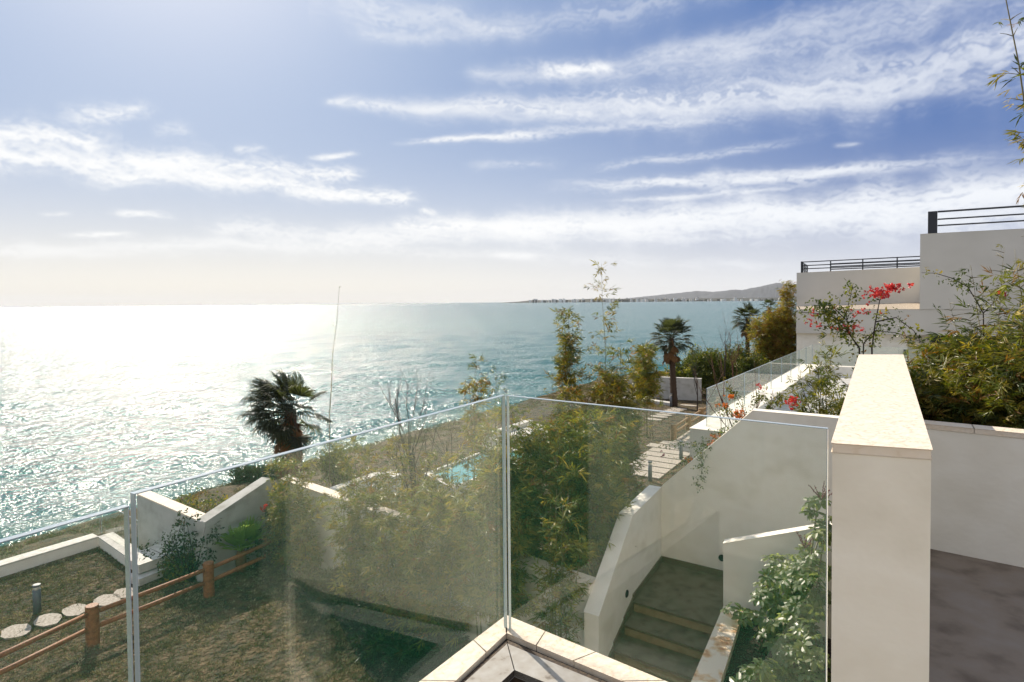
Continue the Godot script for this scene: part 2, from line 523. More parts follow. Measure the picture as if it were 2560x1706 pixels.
func make_sky(sun: Vector3) -> ImageTexture:
	var w := 512
	var h := 256
	var im := Image.create(w, h, false, Image.FORMAT_RGBF)
	var deep := srgb(27, 86, 157)
	var pale := srgb(169, 187, 214)
	var white := srgb(232, 231, 238)
	var cream := srgb(240, 233, 217)
	var cool := srgb(224, 226, 229)
	var nz := FastNoiseLite.new()
	nz.seed = 4
	nz.frequency = 0.9
	nz.fractal_octaves = 5
	for j in h:
		var el := (0.5 - (j + 0.5) / h) * PI
		for i in w:
			var az := (i + 0.5) / w * TAU
			var d := Vector3(sin(az) * cos(el), sin(el), -cos(az) * cos(el))
			var ang := rad_to_deg(acos(clampf(d.dot(sun), -1, 1)))
			var g := exp(-pow(ang / 37.5, 2.0))
			var c := deep.lerp(pale, clampf(g, 0, 1))
			c = c.lerp(white, 0.85 * exp(-pow(ang / 13.5, 2.0)))
			c = c.lerp(srgb(186, 203, 226), 0.75 * exp(-pow(maxf(el, 0.0) * 57.3 / 15.0, 2.0)) * (1.0 - 0.8 * smoothstep(34.0, 62.0, ang)))
			var e := rad_to_deg(maxf(el, 0.0))
			var hz := cream.lerp(cool, smoothstep(15.0, 75.0, ang))
			c = c.lerp(hz, clampf(exp(-pow(e / 6.8, 1.6)) * 0.98 + 0.2 * g * exp(-e / 14.0), 0, 1))
			if el > 0.02:
				var q := d / (d.y + 0.18)
				var n := nz.get_noise_3d(q.x * 1.1, q.z * 1.1, 0.0)
				var side := absf(wrapf(az, -PI, PI))
				var veil := smoothstep(0.75, 1.15, side) + smoothstep(38.0, 52.0, e)
				c = c.lerp(srgb(222, 226, 232), clampf(veil, 0, 1) * (0.38 + 0.5 * smoothstep(-0.15, 0.4, n)) * smoothstep(0.0, 8.0, e))
			im.set_pixel(i, j, c)
	im.resize(4096, 2048, Image.INTERPOLATE_BILINEAR)
	# clouds: long streaks [from, to, half width at each end, strength, grain along, grain across, threshold]
	var dens := PackedFloat32Array()
	var x0 := -62.0
	var y1 := 46.0
	var per := 4096.0 / 360.0
	var cw := int(124.0 * per)
	var chh := int(46.0 * per)
	dens.resize(cw * chh)
	var fn := FastNoiseLite.new()
	fn.noise_type = FastNoiseLite.TYPE_SIMPLEX_SMOOTH
	fn.frequency = 1.0
	fn.fractal_octaves = 5
	fn.fractal_gain = 0.55
	var wf := FastNoiseLite.new()
	wf.frequency = 0.22
	wf.fractal_octaves = 3
	wf.seed = 11
	var list := [
		# the wide fan of thin cloud, upper right
		[Vector2(-16.25, 17.57), Vector2(41.41, 17.28), 0.35, 3.0, 0.7, 0.06, 0.5, 0.02, 0.36],
		[Vector2(-7.74, 17.37), Vector2(36.03, 15.65), 0.8, 0.9, 0.4, 0.07, 0.7, 0.0, 0.4],
		[Vector2(-2.89, 20.33), Vector2(33.25, 20.84), 0.7, 1.9, 0.42, 0.07, 0.7, 0.0, 0.4],
		[Vector2(13.08, 21.45), Vector2(38.52, 22.27), 0.8, 1.9, 0.4, 0.07, 0.7, 0.0, 0.4],
		[Vector2(-13.47, 24.90), Vector2(0.39, 24.10), 1.8, 1.0, 0.4, 0.1, 0.6, 0.1, 0.3],
		[Vector2(-12.75, 22.68), Vector2(20.48, 26.29), 0.6, 1.6, 0.35, 0.08, 0.7, 0.1, 0.3],
		# streaks under it
		[Vector2(-10.75, 14.48), Vector2(6.77, 15.75), 0.22, 0.5, 0.85, 0.35, 2.4, -0.25],
		[Vector2(-0.91, 15.62), Vector2(23.29, 15.51), 0.4, 0.7, 0.5, 0.3, 1.8, -0.05],
		[Vector2(6.35, 12.25), Vector2(27.59, 13.34), 0.4, 0.35, 0.5, 0.3, 2.0, 0.0],
		[Vector2(-4.60, 12.58), Vector2(5.14, 12.79), 0.5, 0.4, 0.3, 0.4, 1.5, 0.0],
		[Vector2(3.10, 10.67), Vector2(41.50, 10.18), 0.5, 0.6, 0.85, 0.22, 1.7, -0.2],
		[Vector2(7.93, 9.22), Vector2(27.93, 9.39), 0.3, 0.35, 0.7, 0.3, 2.2, -0.15],
		[Vector2(13.05, 11.01), Vector2(33.34, 10.11), 0.6, 0.4, 0.5, 0.25, 1.6, 0.0],
		# the broad white bank
		[Vector2(-9.87, 7.06), Vector2(41.53, 7.60), 0.8, 1.9, 0.95, 0.2, 1.0, -0.35],
		[Vector2(-1.00, 7.08), Vector2(41.54, 6.46), 1.1, 1.9, 0.7, 0.2, 1.2, -0.15],
		[Vector2(-8.66, 8.72), Vector2(-6.66, 8.19), 0.3, 0.4, 0.8, 0.8, 2.0, -0.2],
		[Vector2(-24.98, 6.27), Vector2(3.07, 6.43), 0.9, 1.0, 0.6, 0.2, 1.2, -0.1],
		[Vector2(-42.24, 3.95), Vector2(-11.07, 5.66), 0.5, 1.0, 0.6, 0.15, 1.2, -0.2],
		[Vector2(5.90, 5.98), Vector2(22.27, 5.61), 0.4, 0.4, 0.5, 0.3, 1.6, -0.1],
		[Vector2(-2.45, 4.43), Vector2(3.26, 4.38), 0.3, 0.3, 0.75, 0.5, 2.0, -0.4],
		[Vector2(-11.09, 4.87), Vector2(13.03, 3.63), 0.6, 0.8, 0.35, 0.2, 1.2, -0.1],
		[Vector2(13.03, 3.63), Vector2(25.68, 3.06), 0.5, 0.5, 0.4, 0.3, 1.4, -0.1],
		# the flock at the left
		[Vector2(-41.13, 12.21), Vector2(-34.86, 12.57), 0.9, 1.0, 0.95, 0.5, 1.3, -0.15],
		[Vector2(-41.16, 10.90), Vector2(-28.12, 11.54), 1.2, 1.0, 0.95, 0.5, 1.3, -0.15],
		[Vector2(-34.54, 14.43), Vector2(-31.39, 15.28), 0.8, 0.6, 0.75, 0.6, 1.3, 0.0],
		[Vector2(-30.53, 13.78), Vector2(-27.10, 14.53), 0.6, 0.6, 0.45, 0.6, 1.3, 0.0],
		[Vector2(-33.53, 10.00), Vector2(-23.54, 10.69), 0.55, 0.9, 0.9, 0.5, 1.4, -0.1],
		[Vector2(-31.77, 11.50), Vector2(-14.85, 11.55), 0.9, 0.7, 0.85, 0.5, 1.4, -0.05],
		[Vector2(-24.84, 12.88), Vector2(-21.41, 13.17), 0.4, 0.3, 0.6, 0.6, 1.5, 0.0],
		[Vector2(-26.21, 10.84), Vector2(-9.84, 9.60), 0.9, 0.6, 0.95, 0.5, 1.4, -0.15],
		[Vector2(-20.76, 9.95), Vector2(-11.02, 9.31), 0.5, 0.4, 0.9, 0.5, 1.6, -0.2],
		[Vector2(-18.55, 12.83), Vector2(-13.67, 13.35), 0.2, 0.25, 0.9, 0.6, 2.4, -0.3],
		[Vector2(-36.63, 5.32), Vector2(-31.16, 5.71), 0.2, 0.25, 0.9, 0.5, 2.4, -0.3],
		[Vector2(-33.45, 7.36), Vector2(-28.53, 7.17), 0.22, 0.25, 0.85, 0.5, 2.4, -0.2],
		[Vector2(-37.76, 6.84), Vector2(-35.53, 7.01), 0.16, 0.16, 0.75, 0.5, 2.4, -0.2],
		[Vector2(4.40, 20.59), Vector2(8.59, 20.40), 0.75, 0.5, 0.95, 0.6, 1.2, -0.15],
		[Vector2(27.60, 12.56), Vector2(29.94, 12.33), 0.14, 0.14, 0.5, 0.5, 2.4, -0.2],
	]
	for f in list:
		var a: Vector2 = f[0]
		var b: Vector2 = f[1]
		var ab := b - a
		var ln := ab.length()
		var dr := ab / ln
		var hw := maxf(f[2], f[3])
		var lox := maxi(0, int((minf(a.x, b.x) - hw * 2.5 - x0) * per))
		var hix := mini(cw - 1, int((maxf(a.x, b.x) + hw * 2.5 - x0) * per))
		var loy := maxi(0, int((y1 - maxf(a.y, b.y) - hw * 2.5) * per))
		var hiy := mini(chh - 1, int((y1 - minf(a.y, b.y) + hw * 2.5) * per))
		var st: float = f[4]
		for j in range(loy, hiy + 1):
			for i in range(lox, hix + 1):
				var p := Vector2(x0 + (i + 0.5) / per, y1 - (j + 0.5) / per) - a
				var al := p.dot(dr)
				var u := al / ln
				var width := lerpf(f[2], f[3], clampf(u, 0, 1))
				width *= 1.0 + 0.5 * wf.get_noise_2d(al * 0.9, a.y * 7.0)
				var ac := p.cross(dr) + wf.get_noise_2d(al * 0.45, a.x + a.y * 3.0) * minf(1.1, 0.14 + width * 0.6)
				var over := maxf(0.0, maxf(-al, al - ln)) * 0.5
				var r := (ac * ac + over * over) / (width * width)
				if r > 5.0:
					continue
				var fall := exp(-r)
				if hw < 0.75:
					fall *= smoothstep(-0.08, 0.3, u) * smoothstep(1.08, 0.6, u)
				var wx := wf.get_noise_2d(al * 2.0, ac * 4.0)
				var n := fn.get_noise_2d(al * f[5] + wx * 0.9 + a.x, ac * f[6] + wx * 0.7 + a.y * 3.0)
				var soft: float = f[8] if f.size() > 8 else 0.15
				var fib := fn.get_noise_2d(al * f[5] * 2.2 + 40.0 + wx, ac * f[6] * 5.0)
				var v := st * fall * (soft + (1.0 - soft) * smoothstep(f[7] - 0.45, f[7] + 0.7, n + fib * 0.22 + (fall - 0.5) * 0.5))
				if v > 0.004:
					var k := j * cw + i
					dens[k] = 1.0 - (1.0 - dens[k]) * (1.0 - minf(v, 0.97))
	for j in chh:
		var el := y1 - (j + 0.5) / per
		var row := int((90.0 - el) / 180.0 * 2048.0)
		for i in cw:
			var v := dens[j * cw + i]
			if v < 0.004:
				continue
			var az := x0 + (i + 0.5) / per
			var col := posmod(int(floor(az * per)), 4096)
			var c := im.get_pixel(col, row)
			var cc := srgb(240, 240, 239).lerp(srgb(231, 234, 238), smoothstep(-10.0, 35.0, az))
			im.set_pixel(col, row, c.lerp(cc, v * 0.97))
	return ImageTexture.create_from_image(im)

# ---------------------------------------------------------------- materials
func make_materials() -> void:
	var W := Color.WHITE
	mat("plaster", lin(0.83, 0.785, 0.68), 0.85, tex(0.008, [[0.0, Color(0.91, 0.9, 0.875)], [0.32, Color(0.975, 0.97, 0.96)], [0.5, W], [1.0, Color(0.965, 0.955, 0.94)]], 6), 0.4, bump_tex(0.12, 3), 0.12)
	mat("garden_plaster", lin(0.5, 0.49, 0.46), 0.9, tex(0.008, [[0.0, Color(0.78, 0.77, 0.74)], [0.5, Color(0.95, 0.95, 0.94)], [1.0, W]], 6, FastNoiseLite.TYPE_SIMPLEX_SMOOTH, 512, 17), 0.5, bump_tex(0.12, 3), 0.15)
	mat("plaster_far", lin(0.64, 0.6, 0.53), 0.9, tex(0.01, [[0.0, Color(0.92, 0.92, 0.91)], [1.0, W]], 4), 0.1)
	mat("travertine", lin(0.73, 0.65, 0.54), 0.75, tex(0.012, [[0.0, W], [0.62, Color(0.985, 0.97, 0.95)], [0.82, Color(0.95, 0.92, 0.88)], [0.94, Color(0.88, 0.81, 0.73)], [1.0, Color(0.72, 0.6, 0.48)]], 6, FastNoiseLite.TYPE_SIMPLEX_SMOOTH, 1024, 23, FastNoiseLite.FRACTAL_RIDGED), 0.9, bump_tex(0.06, 5), 0.3)
	mat("travertine_rust", lin(0.78, 0.68, 0.54), 0.75, tex(0.005, [[0.0, Color(0.74, 0.5, 0.34)], [0.3, Color(0.95, 0.86, 0.76)], [0.5, W], [1.0, W]], 7, FastNoiseLite.TYPE_SIMPLEX_SMOOTH, 512, 7), 1.1, bump_tex(0.06, 5), 0.4)
	mat("concrete", lin(0.24, 0.205, 0.175), 0.75, tex(0.012, [[0.0, Color(0.72, 0.68, 0.64)], [0.45, Color(0.95, 0.92, 0.88)], [1.0, Color(1.0, 1.0, 1.0)]], 6, FastNoiseLite.TYPE_SIMPLEX_SMOOTH, 512, 5), 0.55, bump_tex(0.05, 4), 0.25)
	mat("step_stone", lin(0.17, 0.126, 0.078), 0.7, tex(0.012, [[0.0, Color(0.7, 0.66, 0.62)], [0.5, Color(0.92, 0.9, 0.86)], [1.0, W]], 6, FastNoiseLite.TYPE_SIMPLEX_SMOOTH, 512, 9), 0.6, bump_tex(0.05, 4), 0.2)
	mat("riser_stone", lin(0.34, 0.25, 0.14), 0.75, tex(0.012, [[0.0, Color(0.75, 0.7, 0.64)], [0.5, Color(0.93, 0.9, 0.86)], [1.0, W]], 6, FastNoiseLite.TYPE_SIMPLEX_SMOOTH, 512, 9), 0.8)
	mat("pale_floor", lin(0.42, 0.41, 0.38), 0.7, tex(0.015, [[0.0, Color(0.62, 0.58, 0.53)], [0.3, Color(0.9, 0.88, 0.85)], [1.0, W]], 6, FastNoiseLite.TYPE_SIMPLEX_SMOOTH, 512, 13), 1.6)
	mat("terrace_white", lin(0.62, 0.6, 0.56), 0.7, tex(0.015, [[0.0, Color(0.85, 0.85, 0.83)], [1.0, W]], 4), 0.4)
	mat("seal", lin(0.012, 0.012, 0.013), 0.5)
	mat("seal_wood", lin(0.14, 0.1, 0.06), 0.7, tex(0.03, [[0.0, Color(0.3, 0.28, 0.28)], [0.5, Color(0.7, 0.66, 0.6)], [1.0, W]], 5), 3.0)
	mat("rust_box", lin(0.075, 0.05, 0.03), 0.7, tex(0.02, [[0.0, Color(0.4, 0.36, 0.32)], [1.0, W]], 5), 2.0)
	mat("wood", lin(0.33, 0.135, 0.045), 0.65, tex(0.02, [[0.0, Color(0.6, 0.5, 0.45)], [0.5, Color(0.88, 0.84, 0.8)], [1.0, W]], 5), 1.2, bump_tex(0.05, 4), 0.3)
	mat("wood_pale", lin(0.36, 0.25, 0.13), 0.7, tex(0.02, [[0.0, Color(0.7, 0.65, 0.6)], [1.0, W]], 5), 1.2)
	mat("black_metal", lin(0.012, 0.014, 0.018), 0.4)
	mat("grey_metal", lin(0.1, 0.105, 0.115), 0.45)
	mat("lamp_black", lin(0.008, 0.008, 0.009), 0.35)
	mat("stone", lin(0.52, 0.47, 0.4), 0.85, tex(0.02, [[0.0, Color(0.7, 0.68, 0.65)], [1.0, W]], 5), 1.5, bump_tex(0.05, 4), 0.4)
	mat("white_stone", lin(0.68, 0.66, 0.6), 0.75, tex(0.015, [[0.0, Color(0.8, 0.79, 0.77)], [1.0, W]], 5), 0.8)
	mat("soil", lin(0.06, 0.036, 0.022), 0.95, tex(0.03, [[0.0, Color(0.4, 0.36, 0.32)], [0.5, Color(0.8, 0.76, 0.7)], [1.0, W]], 6), 0.8, bump_tex(0.06, 5), 4.0)
	mat("dark_stone", lin(0.045, 0.042, 0.038), 0.9, tex(0.02, [[0.0, Color(0.5, 0.5, 0.5)], [1.0, W]], 5), 1.0)
	mat("shade_soil", lin(0.03, 0.022, 0.014), 0.95, tex(0.03, [[0.0, Color(0.35, 0.33, 0.3)], [0.5, Color(0.75, 0.72, 0.66)], [1.0, W]], 6), 0.8, bump_tex(0.06, 5), 4.0)  # soil colour darkened to paint in the shadow of bamboo and wall
	mat("ground", lin(0.13, 0.105, 0.068), 0.95, tex(0.012, [[0.0, Color(0.36, 0.36, 0.2)], [0.35, Color(0.55, 0.52, 0.32)], [0.6, Color(0.8, 0.72, 0.55)], [1.0, Color(0.98, 0.88, 0.72)]], 6, FastNoiseLite.TYPE_SIMPLEX_SMOOTH, 1024, 21), 0.16, bump_tex(0.05, 6, 1024), 6.0)
	mat("gravel", lin(0.6, 0.52, 0.42), 0.9, tex(0.05, [[0.0, Color(0.6, 0.58, 0.55)], [1.0, W]], 4), 0.5)
	mat("far_land", lin(0.05, 0.055, 0.04), 1.0)
	mat("hill", lin(0.055, 0.07, 0.075), 1.0, tex(0.02, [[0.0, Color(0.7, 0.7, 0.7)], [1.0, W]], 4), 0.0006)
	var town := mat("town", Color.WHITE, 0.9)
	town.vertex_color_use_as_albedo = true
	mat("bark", lin(0.04, 0.028, 0.022), 0.9)
	mat("bark_red", lin(0.13, 0.06, 0.035), 0.9)
	mat("culm", lin(0.13, 0.11, 0.04), 0.5)
	mat("palm_bark", lin(0.10, 0.065, 0.04), 0.95, tex(0.05, [[0.0, Color(0.5, 0.45, 0.4)], [1.0, W]], 4), 1.5)
	mat("palm_dead", lin(0.17, 0.085, 0.03), 0.9)
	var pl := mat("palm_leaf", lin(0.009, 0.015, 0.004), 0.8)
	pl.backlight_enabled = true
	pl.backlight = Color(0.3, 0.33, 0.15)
	var pb := mat("palm_young", lin(0.11, 0.19, 0.025), 0.45)
	pb.backlight_enabled = true
	pb.backlight = Color(0.6, 0.7, 0.3)
	var lf := mat("leaf", Color.WHITE, 0.42)
	lf.vertex_color_use_as_albedo = true
	lf.backlight_enabled = true
	lf.backlight = Color(0.95, 0.95, 0.5)
	var gr := mat("grass", Color.WHITE, 0.8)
	gr.vertex_color_use_as_albedo = true
	gr.backlight_enabled = true
	gr.backlight = Color(0.6, 0.6, 0.4)
	var sch := mat("umbrella_leaf", lin(0.045, 0.07, 0.014), 0.4)
	sch.backlight_enabled = true
	sch.backlight = Color(0.55, 0.6, 0.3)
	var sch2 := mat("umbrella_leaf_pale", lin(0.085, 0.105, 0.024), 0.4)
	sch2.backlight_enabled = true
	sch2.backlight = Color(0.7, 0.75, 0.4)
	mat("flower_spike", lin(0.16, 0.055, 0.05), 0.8)
	var g := mat("glass", Color(0.3, 0.8, 0.6, 0.036), 0.01)
	g.metallic_specular = 0.4
	g.transparency = BaseMaterial3D.TRANSPARENCY_ALPHA
	var ge := mat("glass_edge", lin(0.36, 0.42, 0.44), 0.15)
	var sea := mat("sea", lin(0.003, 0.11, 0.1), 0.16, null, 1.0)
	sea.metallic_specular = 0.4
	sea.uv1_triplanar = true
	sea.uv1_world_triplanar = true
	sea.uv1_scale = Vector3.ONE / 15.0
	sea.normal_enabled = true
	var wn := FastNoiseLite.new()
	wn.noise_type = FastNoiseLite.TYPE_SIMPLEX_SMOOTH
	wn.frequency = 0.014
	wn.fractal_octaves = 5
	wn.fractal_gain = 0.6
	wn.seed = 31
	var wt := NoiseTexture2D.new()
	wt.width = 1024
	wt.height = 1024
	wt.seamless = true
	wt.noise = wn
	wt.as_normal_map = true
	wt.bump_strength = 16.0
	sea.normal_texture = wt
	sea.normal_scale = 1.0
	var pool := mat("pool", lin(0.12, 0.33, 0.33), 0.05)
	pool.metallic_specular = 0.4

# ---------------------------------------------------------------- setting
func land(s: float, t: float) -> Vector3:
	var p := E1 * s + Vector3(-0.848, 0, -0.53) * t
	return p

func build_land() -> void:
	var nz := FastNoiseLite.new()
	nz.frequency = 0.35
	nz.fractal_octaves = 4
	nz.seed = 8
	var ss := []
	var s := -40.0
	while s < 260.0:
		ss.append(s)
		s += 0.4 if s > -4 and s < 50 else 4.0
	var tt := [-260.0, -160.0, -120.0, -90.0, -70.0, -50.0, -40.0, -30.0, -25.0, -20.0, -16.0, -12.0, -8.0, -5.0, -2.0, 0.0, 2.0, 4.0, 6.0, 8.0, 10.0, 12.0, 13.0, 14.0, 14.6]
	var t := 15.2
	while t < 22.0:
		tt.append(t)
		t += 0.3
	tt.append_array([24.0, 30.0])
	var st := begin(false)
	var rows := []
	for a in ss:
		var row := []
		for b in tt:
			var p: Vector3 = land(a, b)
			var edge: float = 18.4 - maxf(0.0, a - 41.0) * 0.95 + nz.get_noise_2d(a * 0.6, 3.0) * 0.9 + nz.get_noise_2d(a * 3.0, 9.0) * 0.25
			var y := 0.0
			if b > 15.2 or b > edge - 2.0:
				y = -0.13 * maxf(0.0, b - 15.2) + nz.get_noise_2d(a * 2.0, b * 2.0) * 0.12
			if b > edge:
				y -= minf((b - edge) * 2.6, 4.5)
			row.append(Vector3(p.x, y, p.z))
		rows.append(row)
	for i in rows.size() - 1:
		for j in tt.size() - 1:
			quad(st, rows[i][j], rows[i + 1][j], rows[i + 1][j + 1], rows[i][j + 1])
	structure(st, "ground", M.ground)

func build_sea() -> void:
	var st := begin(false)
	var rings := []
	var r := 9.0
	while r < 18000.0:
		rings.append(r)
		r *= 1.022 if r < 260.0 else 1.35
	var cols := 420
	var pts := []
	var waves := []
	rng.seed = 77
	for i in 16:
		var l := rng.randf_range(1.6, 9.0)
		var a := deg_to_rad(rng.randf_range(-75.0, 15.0))
		waves.append([Vector2(sin(a), cos(a)) * TAU / l, rng.randf_range(0.006, 0.011) * l, rng.randf_range(0, TAU)])
	for rr in rings:
		var row := []
		for c in cols + 1:
			var az := deg_to_rad(-105.0 + 210.0 * c / cols)
			var p: Vector2 = Vector2(sin(az), cos(az)) * rr
			var y := 0.0
			var fade := clampf(1.0 - rr / 250.0, 0.0, 1.0)
			if fade > 0:
				for w in waves:
					y += w[1] * sin(w[0].dot(p) + w[2]) * fade
			row.append(Vector3(p.x, -3.6 + y, -p.y))
		pts.append(row)
	for i in pts.size() - 1:
		for j in cols:
			quad(st, pts[i][j], pts[i][j + 1], pts[i + 1][j + 1], pts[i + 1][j])
	structure(st, "sea", M.sea)

func ridge(line: Array, dist: float, deep: float, called: String, m: Material, sd: int) -> void:
	# a range of hills: the crest runs through the points, slopes fall away on both sides
	var nz := FastNoiseLite.new()
	nz.seed = sd
	nz.frequency = 1.0
	nz.fractal_octaves = 4
	var st := begin(false)
	var rows := []
	var per := 8
	for i in (line.size() - 1) * per + 1:
		var k := mini(i / per, line.size() - 2)
		var f := float(i) / per - k
		var c: Vector3 = line[k].lerp(line[k + 1], f)
		var away := Vector3(c.x, 0, c.z).normalized()
		var row := []
		for j in 13:
			var u := (j - 6) / 6.0
			var p := c + away * u * deep
			var hh := (c.y + 5.0) * pow(1.0 - absf(u), 1.25) * (1.0 + 0.35 * nz.get_noise_2d(i * 0.35, u * 3.0) * absf(u) * 2.0) * (1.0 + 0.05 * nz.get_noise_2d(i * 0.8, 5.0))
			row.append(Vector3(p.x, hh - 5.0, p.z))
		rows.append(row)
	for i in rows.size() - 1:
		for j in 12:
			quad(st, rows[i][j], rows[i + 1][j], rows[i + 1][j + 1], rows[i][j + 1])
	structure(st, called, m)

func build_far() -> void:
	ridge([Vector3(2078.032, 27.130, -13000.000), Vector3(2653.734, 82.137, -13000.000), Vector3(3377.813, 149.675, -13000.000), Vector3(3962.501, 209.203, -13000.000), Vector3(4305.809, 182.869, -13000.000), Vector3(4686.239, 216.456, -13000.000), Vector3(5419.282, 200.447, -13000.000), Vector3(6718.745, 114.323, -13000.000)], 13000, 1800, "hills", M.hill, 3)
	ridge([Vector3(3177.869, 39.136, -10500.000), Vector3(3477.761, 111.294, -10500.000), Vector3(3785.035, 183.356, -10500.000), Vector3(3972.393, 177.890, -10500.000), Vector3(4279.550, 234.957, -10500.000), Vector3(4451.809, 270.796, -10500.000), Vector3(4579.114, 295.818, -10500.000), Vector3(4766.557, 249.193, -10500.000), Vector3(4953.898, 243.729, -10500.000), Vector3(5426.245, 183.245, -10500.000), Vector3(6176.310, 86.485, -10500.000)], 10500, 1500, "mountain", M.hill, 5)
	var st := begin(false)
	var far := [Vector3(-134.502, -0.550, -7200.000), Vector3(68.271, 9.213, -6900.000), Vector3(233.860, 24.298, -6700.000), Vector3(482.117, 21.387, -6500.000), Vector3(692.237, 27.818, -6300.000), Vector3(879.352, 33.890, -6100.000), Vector3(1027.414, 27.119, -5900.000), Vector3(1295.028, 23.073, -5600.000), Vector3(1945.077, 22.404, -5200.000), Vector3(2584.253, 22.321, -5000.000), Vector3(4012.258, 19.894, -5000.000)]
	for i in far.size() - 1:
		var a: Vector3 = far[i]
		var b: Vector3 = far[i + 1]
		var ab := Vector3(a.x, 0, a.z).normalized()
		var bb := Vector3(b.x, 0, b.z).normalized()
		var a0 := flat3(a, -4.0) - ab * 60.0
		var b0 := flat3(b, -4.0) - bb * 60.0
		quad(st, a0, b0, b, a)
		quad(st, a, b, b + bb * 1200.0, a + ab * 1200.0)
	structure(st, "far_coast", M.far_land)
	# the town on the far shore
	rng.seed = 12
	st = begin()
	for i in 420:
		var u := rng.randf()
		var px := lerpf(1370.0, 1900.0, pow(u, 0.8)) if i > 40 else lerpf(1215.0, 1380.0, u)
		var dist := lerpf(5800.0, 4900.0, (px - 1300.0) / 500.0) + rng.randf_range(-40.0, 500.0)
		var x := (px - 1176.5) / 1400.0 * dist
		var hgt := rng.randf_range(6.0, 15.0) if rng.randf() < 0.85 else rng.randf_range(15.0, 26.0)
		var wd := rng.randf_range(8.0, 26.0)
		var y := 2.0 + (dist - 5000.0) * 0.012
		var c := rng.randf_range(0.35, 0.8)
		if rng.randf() < 0.4:
			st.set_color(Color(0.04, 0.05, 0.035))
			hgt *= 0.6
		else:
			st.set_color(Color(c, c * 0.97, c * 0.93))
		var o := Vector3(x, y + hgt, -dist)
		solid(st, [o, o + Vector3(wd, 0, 0), o + Vector3(wd, 0, -12), o + Vector3(0, 0, -12)], -4.0, 0.01)
	var t := part(st, "far_town", M.town)
	t.set_meta("kind", "stuff")
	tag(t, "white town of low blocks strung along the far shore", "town")

func scatter(called: String, label: String, n: int, s0: float, s1: float, t0: float, t1: float, size: float, pal: Array, w: Array, sd: int, drop := false) -> void:
	rng.seed = sd
	var nz := FastNoiseLite.new()
	nz.frequency = 0.5
	nz.seed = sd
	var bare := PackedVector2Array([Vector2(-5.0, -12.95), Vector2(0.9, -8.0), Vector2(3.0, -9.5), Vector2(5.0, -4.0), Vector2(-0.9, -6.6), Vector2(-1.5, -7.9), Vector2(-2.2, -8.8), Vector2(-3.0, -10.2), Vector2(-3.9, -11.2), Vector2(-4.7, -12.2)])  # outline takes in the strip painted dark for shade, grass thinned there
	var sets := [[], []]
	var cols := [PackedColorArray(), PackedColorArray()]
	for i in n:
		var a := rng.randf_range(s0, s1)
		var b := rng.randf_range(t0, t1)
		var g := nz.get_noise_2d(a, b)
		if rng.randf() > 0.75 + g:
			continue
		var p: Vector3 = land(a, b)
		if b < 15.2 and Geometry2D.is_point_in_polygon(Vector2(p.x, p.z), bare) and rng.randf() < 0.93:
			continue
		if drop:
			p.y = -0.13 * maxf(0.0, b - 15.2) - 0.03
		var v := rng.randi() % 2
		var k := rng.randf_range(0.6, 1.4) * size
		sets[v].append(Transform3D(Basis(Vector3.UP, rng.randf_range(0, TAU)).scaled(Vector3(k, k * rng.randf_range(0.6, 1.2), k)), p))
		cols[v].append(shade(pal, w))
	var o := copies(leaf_mesh.tuft0, sets[0] + sets[1], cols[0] + cols[1], called, M.grass, self)
	tag(o, label, "grass")

